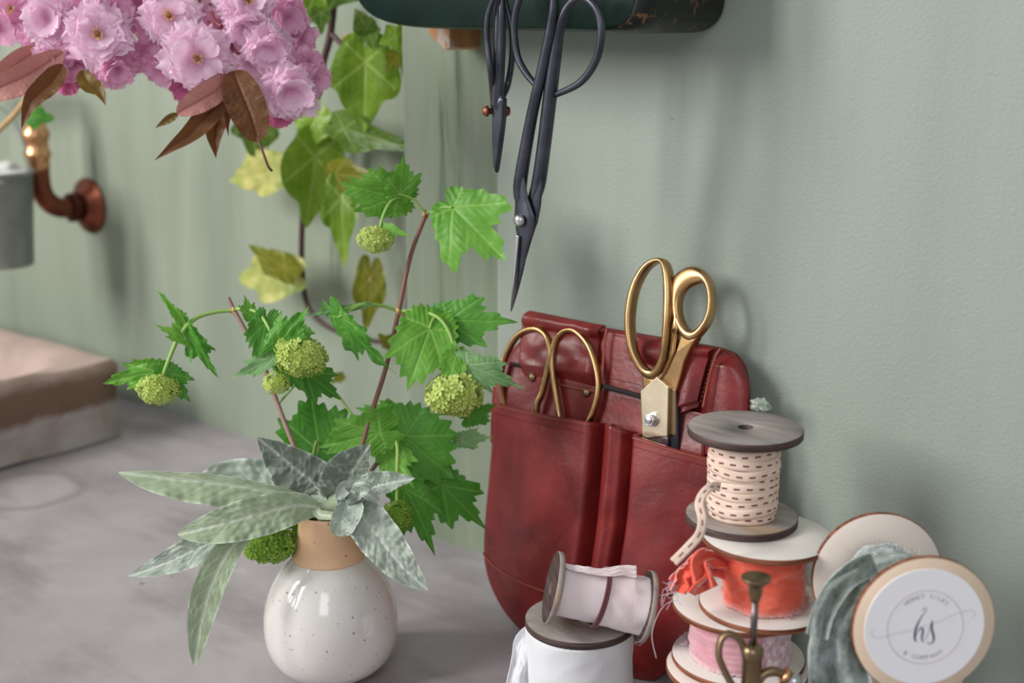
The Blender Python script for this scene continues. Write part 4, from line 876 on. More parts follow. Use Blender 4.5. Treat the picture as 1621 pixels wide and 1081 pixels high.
def strip_leaf(root, path, wl, wr, mat, roll=0, fold=.2, wave=.1, seed=0, prof=(.55, .75), name='leaf', vein=True, n=150, mw=32, curl=0, puck=.0, th=0, label=None, nveins=9, normals=None, wfreq=5, serr=0):
    ps = resample(catmull(path, 10), n); tot = sum((ps[i + 1] - ps[i]).length for i in range(n - 1)); a, c = prof; mxp = max((s / 100) ** a * (1 - s / 100) ** c for s in range(1, 100))
    rows = []; ats = []; nr = None
    for i, p in enumerate(ps):
        s = i / (n - 1); tg = (ps[min(i + 1, n - 1)] - ps[max(i - 1, 0)]).normalized(); v0 = (CAM - p).normalized(); N = (v0 - tg * v0.dot(tg)).normalized(); rl = roll(s) if callable(roll) else roll
        N = Quaternion(tg, rl) @ N; Bx = N.cross(tg); pf = max(0, s) ** a * max(0, 1 - s) ** c / mxp; pf = max(pf, .03 if s < .5 else 0.0); row = []; ar = []
        sc_ = depth_of(p) / FPX
        for j in range(mw + 1):
            v = 2 * j / mw - 1; wd = (wl if v < 0 else wr) * sc_ * pf; e = abs(v); fa = fold(s) if callable(fold) else fold
            ff = abs(((s - e * .16) * nveins) % 1 - .5) * 2; sec = max(0, (ff - .80) / .20); net = max(0, 1 - abs(nz((s * 34 + seed, v * 9, 1))) * 9) * (.3 if puck != .021 else 0)
            main = math.exp(-(v * wd / .0009) ** 2) if wd > 0 else 1
            edge = max(0, (e - .90) / .10)
            y = v * wd * math.cos(min(1.3, abs(fa) * e)); z = abs(v) * wd * math.sin(fa) - curl * wd * v * v + wave * wd * e * e * math.sin(s * wfreq * 2 * PI + seed + (1.7 if v > 0 else 0)) + wave * .8 * wd * e * nz((s * 5 + seed, v, 2)) + wave * .16 * wd * e ** 3 * math.sin(s * wfreq * 7.3 * PI + seed * 2 + v)
            z -= .06 * wd * main; z += puck * wd * (nz((s * 22 + seed, v * 5, 4)) - sec * .6)
            y *= 1 + (.05 * serr * (2 * abs((s * 40) % 1 - .5)) if e > .9 else 0)
            row.append(p + Bx * y + N * z); ar.append(min(1, (main * 1.1 + sec * .55 * (1 - e * .4) + net * .5) * (1 if vein else 0) + edge * (1 if vein else 0)))
        rows.append(row); ats.append(ar)
    m = MB(); m.grid(rows, ats=ats, flip=True); o = m.build(name, mat, root, solid=th, offset=0)
    if label: o['label'] = label
    return o
def twig(root, pts, r, mat, name='stem', n=10):
    m = MB(); m.tube(catmull(pts, 8), r, n); return m.build(name, mat, root)
def snowball(root, c, rx, ry, mat=FLOR, seed=0, n=110, rz=None):
    rnd = random.Random(seed); m = MB(); sc_ = depth_of(c) / FPX; rx *= sc_; ry *= sc_; rz = rz or rx
    for k in range(n):
        z = 1 - 2 * (k + .5) / n; ph = k * 2.39996 + rnd.uniform(-.2, .2); q = math.sqrt(1 - z * z); d = V((q * math.cos(ph), q * math.sin(ph), z)); bump_ = 1 + .10 * rnd.uniform(-1, 1) + .12 * nz(d * 2.2 + V((seed, 0, 0)))
        loc = c + R_ * d.x * rx * bump_ + F_ * d.y * rz * bump_ + U_ * d.z * ry * bump_; nn = (R_ * d.x + F_ * d.y + U_ * d.z).normalized(); nn = (nn + V((rnd.uniform(-.3, .3),) * 3)).normalized()
        e1 = nn.orthogonal().normalized(); e1 = Quaternion(nn, rnd.uniform(0, 6)) @ e1; e2 = nn.cross(e1); fs = rx * .215 * rnd.uniform(.75, 1.15)
        cv = m.vert(loc, a=.0)
        for j in range(5):
            a = 2 * PI * j / 5; idx = []
            for (rr, aa, h) in ((.55, -.42, .10), (1.0, -.34, .22), (1.12, 0, .16), (1.0, .34, .22), (.55, .42, .10)):
                idx.append(m.vert(loc + (e1 * math.cos(a + aa) + e2 * math.sin(a + aa)) * fs * rr + nn * fs * h * 1.6, a=rr * .5))
            m.face((cv, idx[0], idx[1], idx[2]), 0, True); m.face((cv, idx[2], idx[3], idx[4]), 0, True)
    # inner green mass of stalks
    for k in range(26):
        d = V((rnd.uniform(-1, 1), rnd.uniform(-1, 1), rnd.uniform(-1, 1))).normalized(); e = c + (R_ * d.x * rx + F_ * d.y * rz + U_ * d.z * ry) * .92; m.tube([c, e], rx * .025, 5)
    m.sphere(c, 1.0, 10, (rx * .70, rx * .70, ry * .70))
    o = m.build('flower_head', mat, root); return o

# --- viburnum sprigs standing in the vase
tV = vt
def inv(px, py, t): return P(px, py, t)
sA = thing('viburnum_sprig', 'tall reddish viburnum twig rising right of centre with three lime flower heads', 'viburnum', vmouth)
vin = vmouth + V((.004, .004, -.045)); tA = vt + .035
twig(sA, [vin, vmouth + V((0.004, .004, -.005)), P(556, 770, vt + .012), P(583, 670, vt + .02), P(610, 585, tA - .01), P(631, 493, tA), P(650, 405, tA + .008), P(674, 340, tA + .012)], [.0020, .0019, .0018, .0017, .0016, .0016, .0015, .0016], STEMR)
def node(root, p, seed=0):
    m = MB(); rnd = random.Random(seed)
    for k in range(5): m.sphere(p + V((rnd.uniform(-1, 1), rnd.uniform(-1, 1), rnd.uniform(-1, 1))) * .0022, .0013, 7, (1, 1, 1.4))
    m.build('bud_scales', BUDM, root)
t1 = tA + .012; node(sA, P(673, 338, t1), 1); node(sA, P(631, 493, tA - .001), 2)
twig(sA, [P(672, 337, t1), P(655, 316, t1 - .004), P(632, 307, t1 - .008)], .0009, STEMG, 'petiole')
twig(sA, [P(675, 338, t1), P(695, 329, t1 - .004), P(716, 328, t1 - .008)], .0009, STEMG, 'petiole')
twig(sA, [P(640, 310, t1 - .004), P(620, 318, t1 - .008), P(607, 340, t1 - .012), P(600, 368, t1 - .012)], .0010, STEMG, 'peduncle')
snowball(sA, P(595, 379, t1 - .012), 27, 19, seed=1)
def vl(root, b, tb_, tp, tt_, w_, mi, lob=R3, **k): return lobed_leaf(root, P(b[0], b[1], tb_), P(tp[0], tp[1], tt_), w_, VIB[mi], lob, k=k.pop('k', 1.35), **k)
vl(sA, (632, 307), t1 - .008, (640, 252), t1 - .02, 66, 0, seed=1, roll=.2)
vl(sA, (628, 312), t1 - .006, (546, 296), t1 - .02, 84, 0, seed=2, roll=-.3, lob=R5)
vl(sA, (716, 328), t1 - .008, (790, 402), t1 - .03, 150, 0, seed=3, lob=R3W, droop=.12)
vl(sA, (612, 362), t1 - .014, (645, 372), t1 - .02, 22, 0, seed=4, lob=IV)
twig(sA, [P(632, 493, tA), P(665, 493, tA - .006), P(694, 503, tA - .014), P(712, 528, tA - .018), P(719, 560, tA - .02), P(720, 600, tA - .02)], .0013, STEMG, 'peduncle')
twig(sA, [P(690, 500, tA - .012), P(684, 508, tA - .014), P(680, 520, tA - .016)], .0008, STEMG, 'petiole')
twig(sA, [P(660, 494, tA - .006), P(685, 497, tA - .006), P(710, 506, tA - .006)], .0008, STEMG, 'petiole')
snowball(sA, P(720, 624, tA - .022), 42, 29, seed=2, n=170)
vl(sA, (680, 519), tA - .016, (648, 604), tA - .035, 104, 0, seed=5, lob=R5, roll=.1)
vl(sA, (709, 507), tA - .006, (806, 506), tA - .02, 84, 1, seed=6, roll=-.2)
vl(sA, (739, 577), tA - .024, (823, 612), tA - .03, 58, 2, seed=7, lob=R3)
vl(sA, (722, 560), tA - .022, (708, 606), tA - .034, 46, 0, seed=8, lob=R3)
twig(sA, [P(720, 575, tA - .02), P(730, 574, tA - .022), P(740, 578, tA - .024)], .0008, STEMG, 'petiole')
twig(sA, [P(630, 492, tA), P(605, 484, tA - .004), P(575, 482, tA - .01), P(545, 490, tA - .016)], .0012, STEMG, 'peduncle')
vl(sA, (560, 486), tA - .012, (472, 502), tA - .02, 14, 2, seed=9, lob=IV, roll=0)
vl(sA, (536, 500), tA - .018, (606, 592), tA - .03, 50, 1, seed=10, roll=.7, wave=.12, lob=R3)
twig(sA, [P(575, 483, tA - .01), P(560, 488, tA - .016), P(537, 502, tA - .018)], .0008, STEMG, 'petiole')
# lower leaves and heads of this sprig
tl_ = vt + .03
twig(sA, [P(583, 670, vt + .02), P(612, 684, tl_ - .004), P(628, 702, tl_ - .008), P(629, 745, tl_ - .018), P(628, 800, vt - .004)], .0013, STEMG, 'peduncle')
snowball(sA, P(628, 818, vt - .006), 24, 24, FLOR2, seed=3)
sC = thing('viburnum_sprig', 'low viburnum shoot with broad leaves spreading behind the vase to the right', 'viburnum', vmouth)
twig(sC, [vin + V((.004, -.004, 0)), vmouth + V((.008, .006, -.004)), P(570, 770, vt + .02), P(610, 715, vt + .035), P(637, 672, vt + .04), P(653, 645, vt + .045)], [.0020, .0018, .0016, .0016, .0016], STEMP)
vl(sC, (640, 690), vt + .035, (712, 752), vt + .03, 132, 1, seed=11, lob=R5, k=1.1)
vl(sC, (640, 772), vt + .02, (692, 866), vt + .01, 88, 1, seed=12, lob=R3, roll=-.4)
vl(sC, (700, 768), vt + .045, (768, 836), vt + .05, 84, 1, seed=13, lob=R3)
vl(sC, (727, 696), vt + .05, (778, 692), vt + .05, 34, 2, seed=14, lob=R3)
vl(sC, (600, 684), vt + .02, (512, 706), vt + .01, 74, 0, seed=15, lob=R5)
vl(sC, (640, 668), vt + .06, (566, 646), vt + .06, 54, 1, seed=16, lob=R5)
vl(sC, (742, 660), vt + .06, (786, 640), vt + .065, 44, 1, seed=17, lob=R3)
vl(sC, (610, 706), vt + .03, (650, 765), vt + .01, 60, 0, seed=18, lob=R3)
twig(sC, [P(625, 690, vt + .038), P(633, 690, vt + .036), P(642, 691, vt + .034)], .0009, STEMG, 'petiole')
twig(sC, [P(612, 715, vt + .034), P(630, 745, vt + .03), P(640, 774, vt + .022)], .0009, STEMG, 'petiole')
twig(sC, [P(620, 702, vt + .036), P(665, 735, vt + .045), P(702, 770, vt + .046)], .0009, STEMG, 'petiole')
twig(sC, [P(637, 672, vt + .04), P(680, 690, vt + .05), P(728, 696, vt + .05)], .0009, STEMG, 'petiole')
twig(sC, [P(645, 660, vt + .042), P(700, 655, vt + .055), P(743, 660, vt + .06)], .0009, STEMG, 'petiole')
# left sprig
sB = thing('viburnum_sprig', 'viburnum twig leaning left with an arching pale shoot and hanging green heads', 'viburnum', vmouth)
tB = vt + .02
twig(sB, [vin + V((-.004, 0, 0)), vmouth + V((-.006, .004, -.004)), P(488, 760, vt + .008), P(455, 680, vt + .012), P(436, 630, tB - .004), P(412, 565, tB), P(388, 522, tB), P(370, 490, tB), P(361, 471, tB)], [.0019, .0018, .0017, .0016, .0015, .0015], STEMP)
node(sB, P(368, 491, tB), 3)
twig(sB, [P(368, 492, tB), P(340, 494, tB - .003), P(308, 505, tB - .008), P(284, 532, tB - .012), P(267, 570, tB - .014), P(256, 600, tB - .014)], [.0012, .0014, .0015, .0014, .0013], STEMG, 'peduncle')
snowball(sB, P(251, 616, tB - .015), 30, 22, seed=5)
vl(sB, (246, 588), tB - .014, (166, 602), tB - .02, 50, 0, seed=21, lob=R3, roll=.3, wave=.12)
vl(sB, (264, 590), tB - .014, (300, 634), tB - .01, 54, 1, seed=22, lob=R3)
vl(sB, (292, 512), tB - .01, (249, 459), tB - .02, 20, 0, seed=23, lob=IV, wave=.15)
vl(sB, (296, 538), tB - .012, (252, 512), tB - .02, 30, 0, seed=24, lob=R3, roll=.5)
vl(sB, (294, 520), tB - .01, (334, 592), tB - .018, 42, 1, seed=25, lob=R3, roll=.5, wave=.15)
twig(sB, [P(298, 508, tB - .009), P(290, 520, tB - .01), P(294, 538, tB - .012)], .0008, STEMG, 'petiole')
twig(sB, [P(369, 490, tB), P(388, 489, tB - .004), P(412, 498, tB - .01), P(432, 530, tB - .018), P(452, 552, tB - .02)], [.0011], STEMG, 'peduncle')
twig(sB, [P(414, 565, tB), P(430, 575, tB - .01), P(438, 596, tB - .018)], [.0010], STEMG, 'peduncle')
snowball(sB, P(478, 566, tB - .02), 36, 27, seed=6, n=150); snowball(sB, P(453, 548, tB - .02), 17, 15, seed=7, n=70)
snowball(sB, P(437, 607, tB - .02), 20, 16, seed=8, n=80)
vl(sB, (420, 510), tB - .012, (408, 566), tB - .02, 54, 1, seed=26, lob=R5)
vl(sB, (430, 568), tB - .014, (368, 594), tB - .024, 34, 2, seed=27, lob=R3, roll=.3)
vl(sB, (440, 545), tB - .022, (480, 490), tB - .03, 62, 1, seed=28, lob=R3, roll=-.3, wave=.12)
vl(sB, (395, 500), tB - .006, (388, 470), tB - .01, 26, 0, seed=29, lob=R3)
vl(sB, (452, 580), tB - .012, (484, 620), tB - .014, 44, 1, seed=30, lob=R3)
vl(sB, (484, 590), tB + .002, (540, 632), tB + .004, 60, 1, seed=31, lob=R3)
vl(sB, (505, 715), vt + .02, (492, 624), vt + .03, 118, 1, seed=32, lob=R5, k=1.0)
vl(sB, (470, 520), tB - .012, (494, 548), tB - .02, 36, 1, seed=36, lob=R3)
vl(sB, (395, 795), vt + .01, (350, 800), vt + .012, 40, 0, seed=33, lob=R3)
snowball(sB, P(428, 862, vt - .004), 39, 25, FLOR2, seed=9, n=150)
twig(sB, [P(486, 768, vt + .006), P(500, 700, vt + .02), P(505, 715, vt + .02)], .0009, STEMG, 'petiole')
twig(sB, [vmouth + V((-.008, -.004, -.004)), P(484, 808, vt - .004), P(460, 830, vt - .004), P(440, 852, vt - .004)], .0012, STEMG, 'peduncle')
vl(sB, (480, 812), vt + .004, (462, 862), vt + .01, 46, 1, seed=34, lob=R3)
twig(sB, [P(484, 770, vt + .01), P(440, 785, vt + .012), P(396, 795, vt + .01)], .0009, STEMG, 'petiole')
twig(sB, [P(440, 640, tB), P(462, 615, tB), P(485, 592, tB)], .0008, STEMG, 'petiole')
twig(sB, [P(540, 632, tB + .004), P(556, 655, tB), P(575, 680, tB)], .0009, STEMG, 'petiole')

# --- lamb's ear sprig
sL = thing('lambs_ear_sprig', 'fuzzy silver green sprig of lamb ear leaves spilling over the vase neck', 'foliage', vmouth)
tL = vt - .012
m_stem = twig(sL, [vmouth + V((0, 0, -.05)), vmouth + V((0, -.004, -.006)), P(530, 806, vt - .004), P(524, 795, tL + .004), P(545, 785, tL)], [.0042, .0040, .0040, .0038], STA[1])
twig(sL, [P(500, 800, tL), P(530, 800, tL - .002), P(555, 790, tL - .004)], [.0036, .0042, .0044], STA[1], 'stem')
SL = strip_leaf
# long left leaf
SL(sL, [P(508, 800, tL), P(480, 788, tL - .004), P(420, 776, tL - .012), P(340, 764, tL - .018), P(260, 756, tL - .022), P(187, 747, tL - .024)], 13, 40, STA[1], roll=.15, fold=.25, wave=.12, seed=1, prof=(.85, .8), puck=.05)
SL(sL, [P(520, 800, tL), P(480, 790, tL + .008), P(420, 772, tL + .016), P(360, 768, tL + .02), P(300, 790, tL + .022)], 44, 26, STA[0], fold=.3, wave=.12, seed=2, prof=(.55, .5), puck=.08)
SL(sL, [P(515, 806, tL), P(470, 800, tL - .014), P(410, 812, tL - .026), P(345, 830, tL - .034), P(281, 846, tL - .036)], 28, 38, STA[1], roll=.1, fold=.12, wave=.09, seed=3, prof=(.75, .72), puck=.06)
SL(sL, [P(400, 838, tL - .02), P(360, 845, tL - .02), P(310, 868, tL - .022), P(255, 893, tL - .022), P(203, 912, tL - .022)], 24, 28, STA[0], fold=.2, wave=.16, seed=4, prof=(.45, .85), puck=.08)
SL(sL, [P(400, 846, tL - .022), P(366, 868, tL - .026), P(336, 920, tL - .032), P(318, 985, tL - .034), P(308, 1056, tL - .034)], 28, 24, STA[1], fold=.25, wave=.08, seed=5, prof=(.6, .8), puck=.05)
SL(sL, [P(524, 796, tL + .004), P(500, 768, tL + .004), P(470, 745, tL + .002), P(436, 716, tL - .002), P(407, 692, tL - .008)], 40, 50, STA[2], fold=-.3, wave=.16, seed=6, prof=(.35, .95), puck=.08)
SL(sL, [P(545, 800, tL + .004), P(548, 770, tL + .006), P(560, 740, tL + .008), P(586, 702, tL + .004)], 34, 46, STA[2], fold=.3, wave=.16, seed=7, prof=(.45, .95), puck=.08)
SL(sL, [P(556, 788, tL - .006), P(580, 774, tL - .010), P(615, 764, tL - .012), P(657, 757, tL - .012)], 22, 24, STA[0], roll=-.2, fold=.4, wave=.25, seed=8, prof=(.45, .9), puck=.08, wfreq=4)
SL(sL, [P(556, 790, tL - .006), P(575, 820, tL - .020), P(605, 860, tL - .028), P(640, 902, tL - .032), P(677, 934, tL - .032)], 34, 36, STA[0], roll=-.1, fold=.2, wave=.12, seed=9, prof=(.55, .8), puck=.10)
SL(sL, [P(548, 782, tL - .012), P(548, 805, tL - .022), P(540, 825, tL - .026), P(532, 847, tL - .026)], 20, 30, STA[0], fold=.5, wave=.2, seed=10, prof=(.5, .4), puck=.08, wfreq=3)
SL(sL, [P(560, 792, tL - .012), P(552, 778, tL - .02), P(545, 772, tL - .024), P(534, 790, tL - .026)], 12, 14, STA[0], fold=.5, wave=.2, seed=11, prof=(.5, .4), puck=.08, wfreq=3)
m = MB()
for k, (x, y, r, sx_, sy_) in enumerate(((562, 782, 11, 1.3, 1), (548, 780, 8, 1, 1.2), (578, 786, 8, 1.2, .7), (566, 772, 8, 1, .7), (556, 792, 8, 1, .8))): m.sphere(P(x, y, tL - .020), r * tL / FPX, 12, (sx_, 1, sy_), .5, seed=k * 3)
m.build('bud', STA[0], sL)
SL(sL, [P(556, 792, tL - .014), P(572, 780, tL - .026), P(584, 784, tL - .028), P(598, 794, tL - .022)], 10, 12, STA[0], fold=.6, wave=.25, seed=14, prof=(.4, .4), puck=.08, wfreq=3)
SL(sL, [P(552, 780, tL - .014), P(560, 766, tL - .02), P(575, 764, tL - .024), P(590, 772, tL - .022)], 8, 10, STA[0], fold=.6, wave=.25, seed=15, prof=(.4, .4), puck=.08, wfreq=3)
SL(sL, [P(500, 800, tL - .002), P(506, 814, tL - .012), P(540, 816, tL - .018)], 8, 8, STA[1], fold=.4, wave=.1, seed=16, prof=(.4, .4))

# --- ivy on the wall
def Wi(px, py, d=0.03): return W(px, py, .085 - d)
ivy = thing('ivy_vine', 'dark stemmed ivy trailing down the wall behind the blossom', 'ivy', Wi(480, 420))
tI = lambda px, py, d=.03: depth_of(Wi(px, py, d))
twig(ivy, [Wi(532, -30), Wi(527, 22), Wi(522, 60), Wi(512, 98), Wi(505, 140), Wi(498, 178), Wi(500, 200), Wi(490, 260), Wi(482, 320), Wi(478, 360), Wi(478, 420), Wi(484, 475), Wi(498, 500), Wi(520, 518), Wi(560, 534), Wi(617, 543)], [.0032, .0032, .0030, .0028, .0026, .0024, .0020], STEMD)
twig(ivy, [Wi(523, 52), Wi(545, 72), Wi(575, 82), Wi(602, 86), Wi(628, 88)], [.0026, .0016], STEMD); twig(ivy, [Wi(498, 180), Wi(514, 192), Wi(540, 204)], .0018, STEMD)
twig(ivy, [Wi(478, 410), Wi(462, 424), Wi(452, 440), Wi(447, 454)], [.0026, .0018], STEMD); twig(ivy, [Wi(455, 436), Wi(442, 424), Wi(438, 442)], [.0014], STEMD)
twig(ivy, [Wi(552, 76), Wi(562, 88), Wi(578, 98)], .001, STEMD, 'petiole'); twig(ivy, [Wi(600, 86), Wi(612, 70), Wi(626, 58)], .001, STEMT, 'petiole'); twig(ivy, [Wi(540, 60), Wi(560, 52), Wi(580, 46)], .001, STEMT, 'petiole')
def il(b, tp, w_, mi, lob=IV, d=.045, **k): return lobed_leaf(ivy, Wi(b[0], b[1], d), Wi(tp[0], tp[1], d + k.pop('dd', .01)), w_, IVY[mi], lob, k=k.pop('k', 1.0), serr=0, corr=.004, **k)
il((578, 98), (576, 208), 116, 0, IVW, seed=1, fold=.3)
il((545, 203), (634, 236), 70, 1, seed=2, roll=.3)
il((500, 186), (468, 248), 64, 0, seed=3, roll=.4)
il((498, 248), (490, 362), 108, 0, IVW, seed=4, fold=.4, roll=-.2)
il((430, 270), (350, 290), 76, 3, seed=5)
il((540, 312), (540, 424), 66, 0, seed=6, roll=.3, fold=.3)
il((530, 276), (594, 280), 54, 2, seed=7)
il((446, 436), (366, 440), 84, 3, IVW, seed=8)
il((450, 426), (391, 380), 52, 2, seed=9, d=.055, roll=.3)
il((586, 440), (580, 522), 54, 2, IVW, seed=10, d=.03)
il((406, 196), (402, 246), 78, 1, IVW, seed=11)
il((500, -20), (478, 50), 60, 0, seed=12); il((540, -24), (520, 16), 70, 1, seed=13)
il((580, 46), (562, 14), 40, 1, seed=14); il((582, 46), (590, 74), 40, 1, seed=15, d=.04); il((626, 58), (600, 70), 44, 0, seed=16)
il((640, 34), (640, 128), 22, 0, SLIM, seed=17, d=.05)
il((628, 88), (612, 112), 36, 2, seed=18, d=.035); il((508, 20), (508, 52), 34, 1, seed=19)
il((617, 543), (600, 530), 26, 2, seed=20); il((540, 596), (524, 606), 18, 2, seed=21)
twig(ivy, [Wi(430, 268), Wi(425, 240), Wi(410, 200)], .001, STEMT, 'petiole'); twig(ivy, [Wi(430, 268), Wi(455, 264), Wi(490, 258)], .0012, STEMD, 'petiole')
twig(ivy, [Wi(498, 250), Wi(525, 270), Wi(542, 312)], .0012, STEMD, 'petiole'); twig(ivy, [Wi(586, 440), Wi(580, 490), Wi(575, 536)], .001, STEMT, 'petiole')
for s_ in ivy.children:
    pass
# small ivy shoot by the tap
tw = thing('leafy_twig', 'pale tan twig with a small green leaf by the copper tap', 'twig', P(20, 180, 1.25))
twig(tw, [P(-40, 240, 1.25), P(0, 204, 1.25), P(28, 175, 1.25), P(52, 140, 1.25), P(70, 100, 1.22)], .0028, STEMT)
lobed_leaf(tw, P(48, 182, 1.25), P(84, 188, 1.25), 44, VIB[1], IV, k=1.0, serr=0, seed=3); twig(tw, [P(28, 175, 1.25), P(40, 176, 1.25), P(49, 182, 1.25)], .001, STEMG, 'petiole')

# --- cherry blossom
tC = 1.0
def PC(x, y, t): return P(x, y, t * .905)
ch = thing('cherry_branch', 'double pink cherry blossom branch with bronze leaves at the top left', 'cherry blossom', PC(260, -20, tC + .03))
twig(ch, [PC(-420, 60, tC + .04), PC(-240, 20, tC + .05), PC(20, -14, tC + .04), PC(180, -6, tC + .035), PC(330, 4, tC + .03), PC(385, 60, tC + .03), PC(375, 115, tC + .025)], [.0045, .004, .0035, .003, .002], STEMR)
twig(ch, [PC(330, 4, tC + .03), PC(420, 60, tC + .03), PC(455, 120, tC + .025)], [.003, .0018], STEMR)
twig(ch, [PC(60, -12, tC + .04), PC(100, 60, tC + .03), PC(110, 112, tC + .02)], [.003, .0018], STEMR)
def petal(m, c, ax, out, ln, wd, cup, rnd, notch=True, nu=9, nv=11, frill=.12):
    side = ax.cross(out).normalized(); rows = []; ats = []; so = rnd.uniform(0, 99); tw_ = rnd.uniform(-.3, .3)
    for i in range(nu):
        s = i / (nu - 1); row = []; ar = []
        w_ = wd * (math.sin(PI * min(1, .06 + s * .70)) ** 1.05) * (1 if s < .85 else 1 - (s - .85) * 1.0)
        for j in range(nv):
            v = 2 * j / (nv - 1) - 1; nt = 0
            if s > .8: nt = -(.20 * math.exp(-(v / .20) ** 2) + .07 * math.sin(v * 11 + so)) * (s - .8) / .2
            r = ln * (s - .18 * s * s * v * v + nt * .9); h = cup * ln * (s ** 1.5) - .35 * ln * s * s * s * cup + frill * ln * s * s * nz((v * 2.2 + so, s * 2.5, so)) + .10 * ln * v * v * s + tw_ * v * s * .3 * ln
            row.append(c + out * r + side * v * w_ + ax * h); ar.append(min(1, s * 1.15 + .1 * abs(v)))
        rows.append(row); ats.append(ar)
    m.grid(rows, ats=ats)
def blossom(px, py, r, t=tC, face=(0, 0), mi=0, seed=0, layers=5, eye=True, frill=.15):
    rnd = random.Random(seed * 13 + 1); c = PC(px, py, t); ax = (CAM - c).normalized(); ax = (ax + R_ * face[0] + U_ * face[1]).normalized(); R0 = r * t * .905 / FPX
    e1 = ax.orthogonal().normalized(); e2 = ax.cross(e1); m = MB()
    for L in range(layers):
        if eye: n = (8, 8, 7, 6, 5)[L % 5]; f = (1.08, 1.0, .88, .70, .50)[L % 5]; cup = (-.22, -.05, .12, .35, .62)[L % 5]
        else: n = (8, 8, 8, 7, 6)[L % 5]; f = (1.05, .98, .88, .74, .56)[L % 5]; cup = (-.25, .05, .35, .7, 1.1)[L % 5]
        for k in range(n):
            a = 2 * PI * (k + rnd.uniform(-.35, .35)) / n + L * .5; out = e1 * math.cos(a) + e2 * math.sin(a); lf = rnd.uniform(-.35, .25)
            petal(m, c + ax * R0 * (-.12 + .05 * L) + out * R0 * .04 + (e1 * rnd.uniform(-1, 1) + e2 * rnd.uniform(-1, 1)) * R0 * (0 if eye else .10), ax, (out + ax * lf * .5).normalized(), R0 * f * rnd.uniform(.8, 1.12), R0 * .43 * rnd.uniform(.8, 1.2) * (.7 + .3 * f), cup + lf * .6, rnd, frill=frill)
    o = m.build('blossom', PETAL[mi], ch)
    if eye:
        m = MB()
        for k in range(22):
            a = rnd.uniform(0, 2 * PI); out = e1 * math.cos(a) + e2 * math.sin(a); l = R0 * rnd.uniform(.18, .34); p0 = c + ax * R0 * .05; p1 = p0 + ax * l * .9 + out * l * .55; m.tube([p0, p1], .00018, 4); m.sphere(p1, .0005, 5)
        m.build('stamens', STAMEN, o)
        m = MB(); m.sphere(c + ax * R0 * .10, R0 * .07, 8); m.tube([c, c + ax * R0 * .3], R0 * .03, 6); m.build('pistil', PISTIL, o)
    return o
BL = [  # back ones first
 (20, 12, 44, 1.02, (-.4, -.1), 1, 2, True), (60, 62, 34, 1.02, (-.3, -.8), 1, 3, False), (222, 18, 40, 1.03, (.2, .2), 1, 3, False), (205, 92, 36, 1.02, (.5, -.6), 1, 3, False),
 (75, 26, 44, .995, (-.3, -.1), 0, 5, False), (120, 96, 40, 1.01, (-.2, -.9), 1, 5, False), (155, 54, 54, .985, (-.05, .05), 0, 5, True), (185, 108, 36, 1.0, (.2, -.9), 1, 5, False),
 (108, 135, 20, 1.02, (0, -1), 2, 3, False), (80, 96, 32, 1.0, (-.4, -.9), 0, 4, False),
 (255, 62, 40, 1.02, (-.3, -.4), 1, 4, False), (268, 26, 50, .995, (.0, .15), 0, 5, True), (312, 92, 56, .975, (.0, -.1), 0, 4, True), (255, 110, 32, 1.01, (-.5, -.8), 1, 4, False),
 (292, 135, 30, 1.02, (-.2, -1), 2, 3, False), (392, 4, 48, .98, (.1, .35), 0, 5, True), (352, 44, 36, 1.02, (.1, -.3), 1, 4, False),
 (392, 42, 44, .985, (.0, -.7), 0, 5, False), (425, 74, 46, .985, (.15, -.55), 0, 5, False), (455, 28, 38, 1.01, (.5, -.1), 1, 5, False), (400, 98, 36, 1.0, (-.2, -.8), 0, 4, False),
 (478, 62, 30, 1.02, (.7, -.2), 1, 4, False), (458, 146, 48, .985, (.25, -.35), 0, 5, False), (498, 126, 30, 1.0, (.7, -.2), 1, 4, False), (446, 182, 26, 1.0, (.1, -1.1), 2, 4, False), (428, 150, 30, 1.01, (-.3, -.5), 1, 4, False),
 (490, 100, 26, 1.01, (.5, .2), 1, 4, False), (140, 10, 44, 1.01, (0, .2), 1, 4, False), (180, 20, 40, 1.0, (.3, .2), 1, 5, False), (318, 30, 34, 1.03, (.2, .1), 1, 3, False), (345, 84, 30, 1.0, (.5, -.5), 1, 3, False), (0, 45, 34, 1.02, (-.4, -.6), 1, 3, False)]
for i, (x, y, r, t_, fc, mi, lay_, eye) in enumerate(BL): blossom(x, y, r, t_, fc, mi, seed=i, layers=lay_, eye=eye)
for i, (x, y, r, t_, mi) in enumerate([(-230, 90, 48, 1.0, 0), (-270, 150, 46, 1.0, 1), (-310, 80, 50, 1.0, 0), (-350, 170, 48, 1.0, 1), (-400, 110, 50, 1.0, 0), (-310, 240, 44, 1.0, 1), (-390, 250, 46, 1.0, 0), (-90, -60, 50, 1.0, 1), (60, -55, 50, 1.0, 0), (200, -50, 50, 1.0, 1)]): blossom(x, y, r, t_, (0, -.3), mi, seed=80 + i, layers=4, eye=False)  # extra unseen blossoms outside the view, added to cast shade on the wall
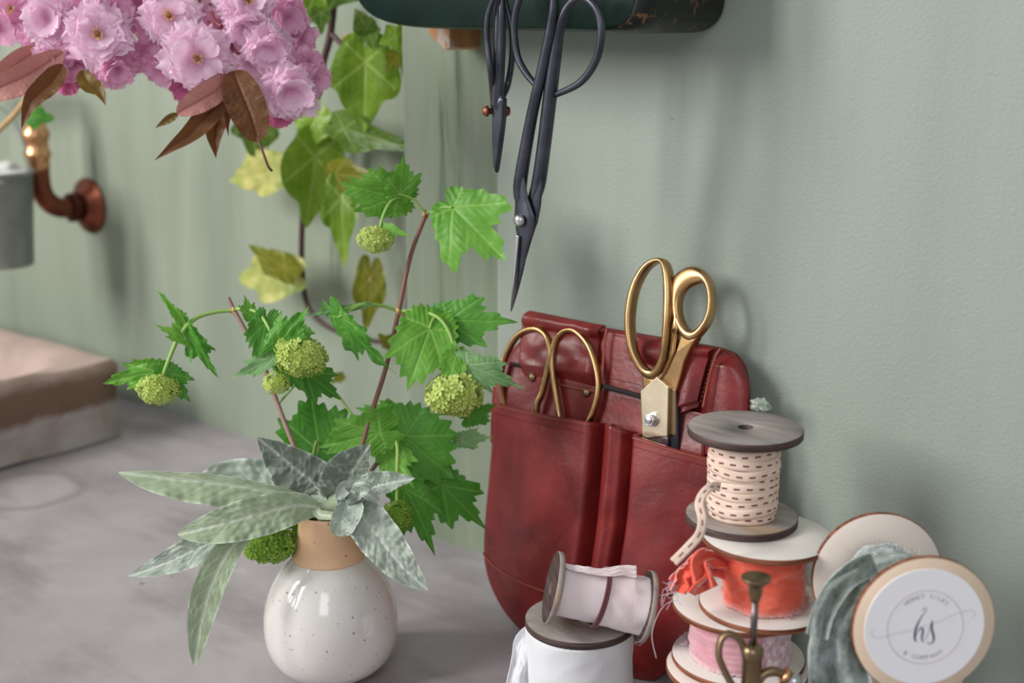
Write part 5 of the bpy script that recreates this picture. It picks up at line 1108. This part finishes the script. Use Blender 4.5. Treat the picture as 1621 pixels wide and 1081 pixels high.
def cl_(path, wl, wr, mi, **k):
    pts = [PC(x, y, t_) for x, y, t_ in path]
    return strip_leaf(ch, pts, wl, wr, CHL[mi], prof=k.pop('prof', (.6, 1.25)), nveins=12, puck=.021, serr=1, **k)
cl_([(100, 82, .99), (60, 108, .985), (20, 130, .98), (-30, 150, .98)], 22, 26, 1, seed=1, fold=.3, wave=.05, prof=(.5, .5))
cl_([(70, 78, 1.0), (40, 90, .995), (5, 118, .99), (-25, 140, .99)], 18, 18, 1, seed=2, fold=.3, wave=.05, prof=(.5, .5))
cl_([(100, 102, .985), (80, 130, .98), (50, 160, .975), (33, 206, .975)], 18, 20, 0, seed=3, fold=.4, wave=.08, roll=.2)
cl_([(128, 112, 1.0), (140, 130, .998), (158, 145, .995), (168, 168, .99)], 16, 14, 2, seed=4, fold=.4, wave=.1)
cl_([(360, 118, .985), (345, 140, .975), (315, 160, .97), (280, 180, .97)], 22, 20, 1, seed=5, fold=.25, wave=.05, prof=(.55, .55))
cl_([(362, 132, .99), (340, 165, .98), (305, 205, .975), (272, 232, .97), (243, 255, .97)], 18, 22, 0, seed=6, fold=.4, wave=.06)
cl_([(350, 150, 1.0), (345, 185, .995), (340, 215, .99), (342, 252, .99)], 24, 20, 0, seed=7, fold=.5, wave=.08)
cl_([(370, 112, .98), (380, 140, .97), (398, 185, .965), (409, 224, .965)], 32, 30, 0, seed=8, fold=.2, wave=.05, prof=(.5, .45))
cl_([(282, 180, 1.0), (268, 188, 1.0), (245, 203, 1.0)], 7, 7, 2, seed=9, fold=.4, wave=.1)
cl_([(372, 112, .99), (366, 150, .985), (360, 190, .985), (362, 218, .985)], 10, 10, 0, seed=10, fold=.5, wave=.1)
twig(ch, [PC(405, 215, .966), PC(414, 235, .966), PC(424, 262, .97), PC(430, 270, .98)], .0009, STEMR, 'leaf_tip')
for (x, y) in ((335, 20), (330, 35), (438, 112), (362, 62)):
    twig(ch, [PC(x, y, 1.0), PC(x + 6, y + 14, .985), PC(x + 16, y + 22, .98)], .0014, plain('maroon_stalk', rgb(120, 40, 52), .5), 'flower_stalk')
for o in list(bpy.data.objects):
    if '_o' in o: del o['_o']
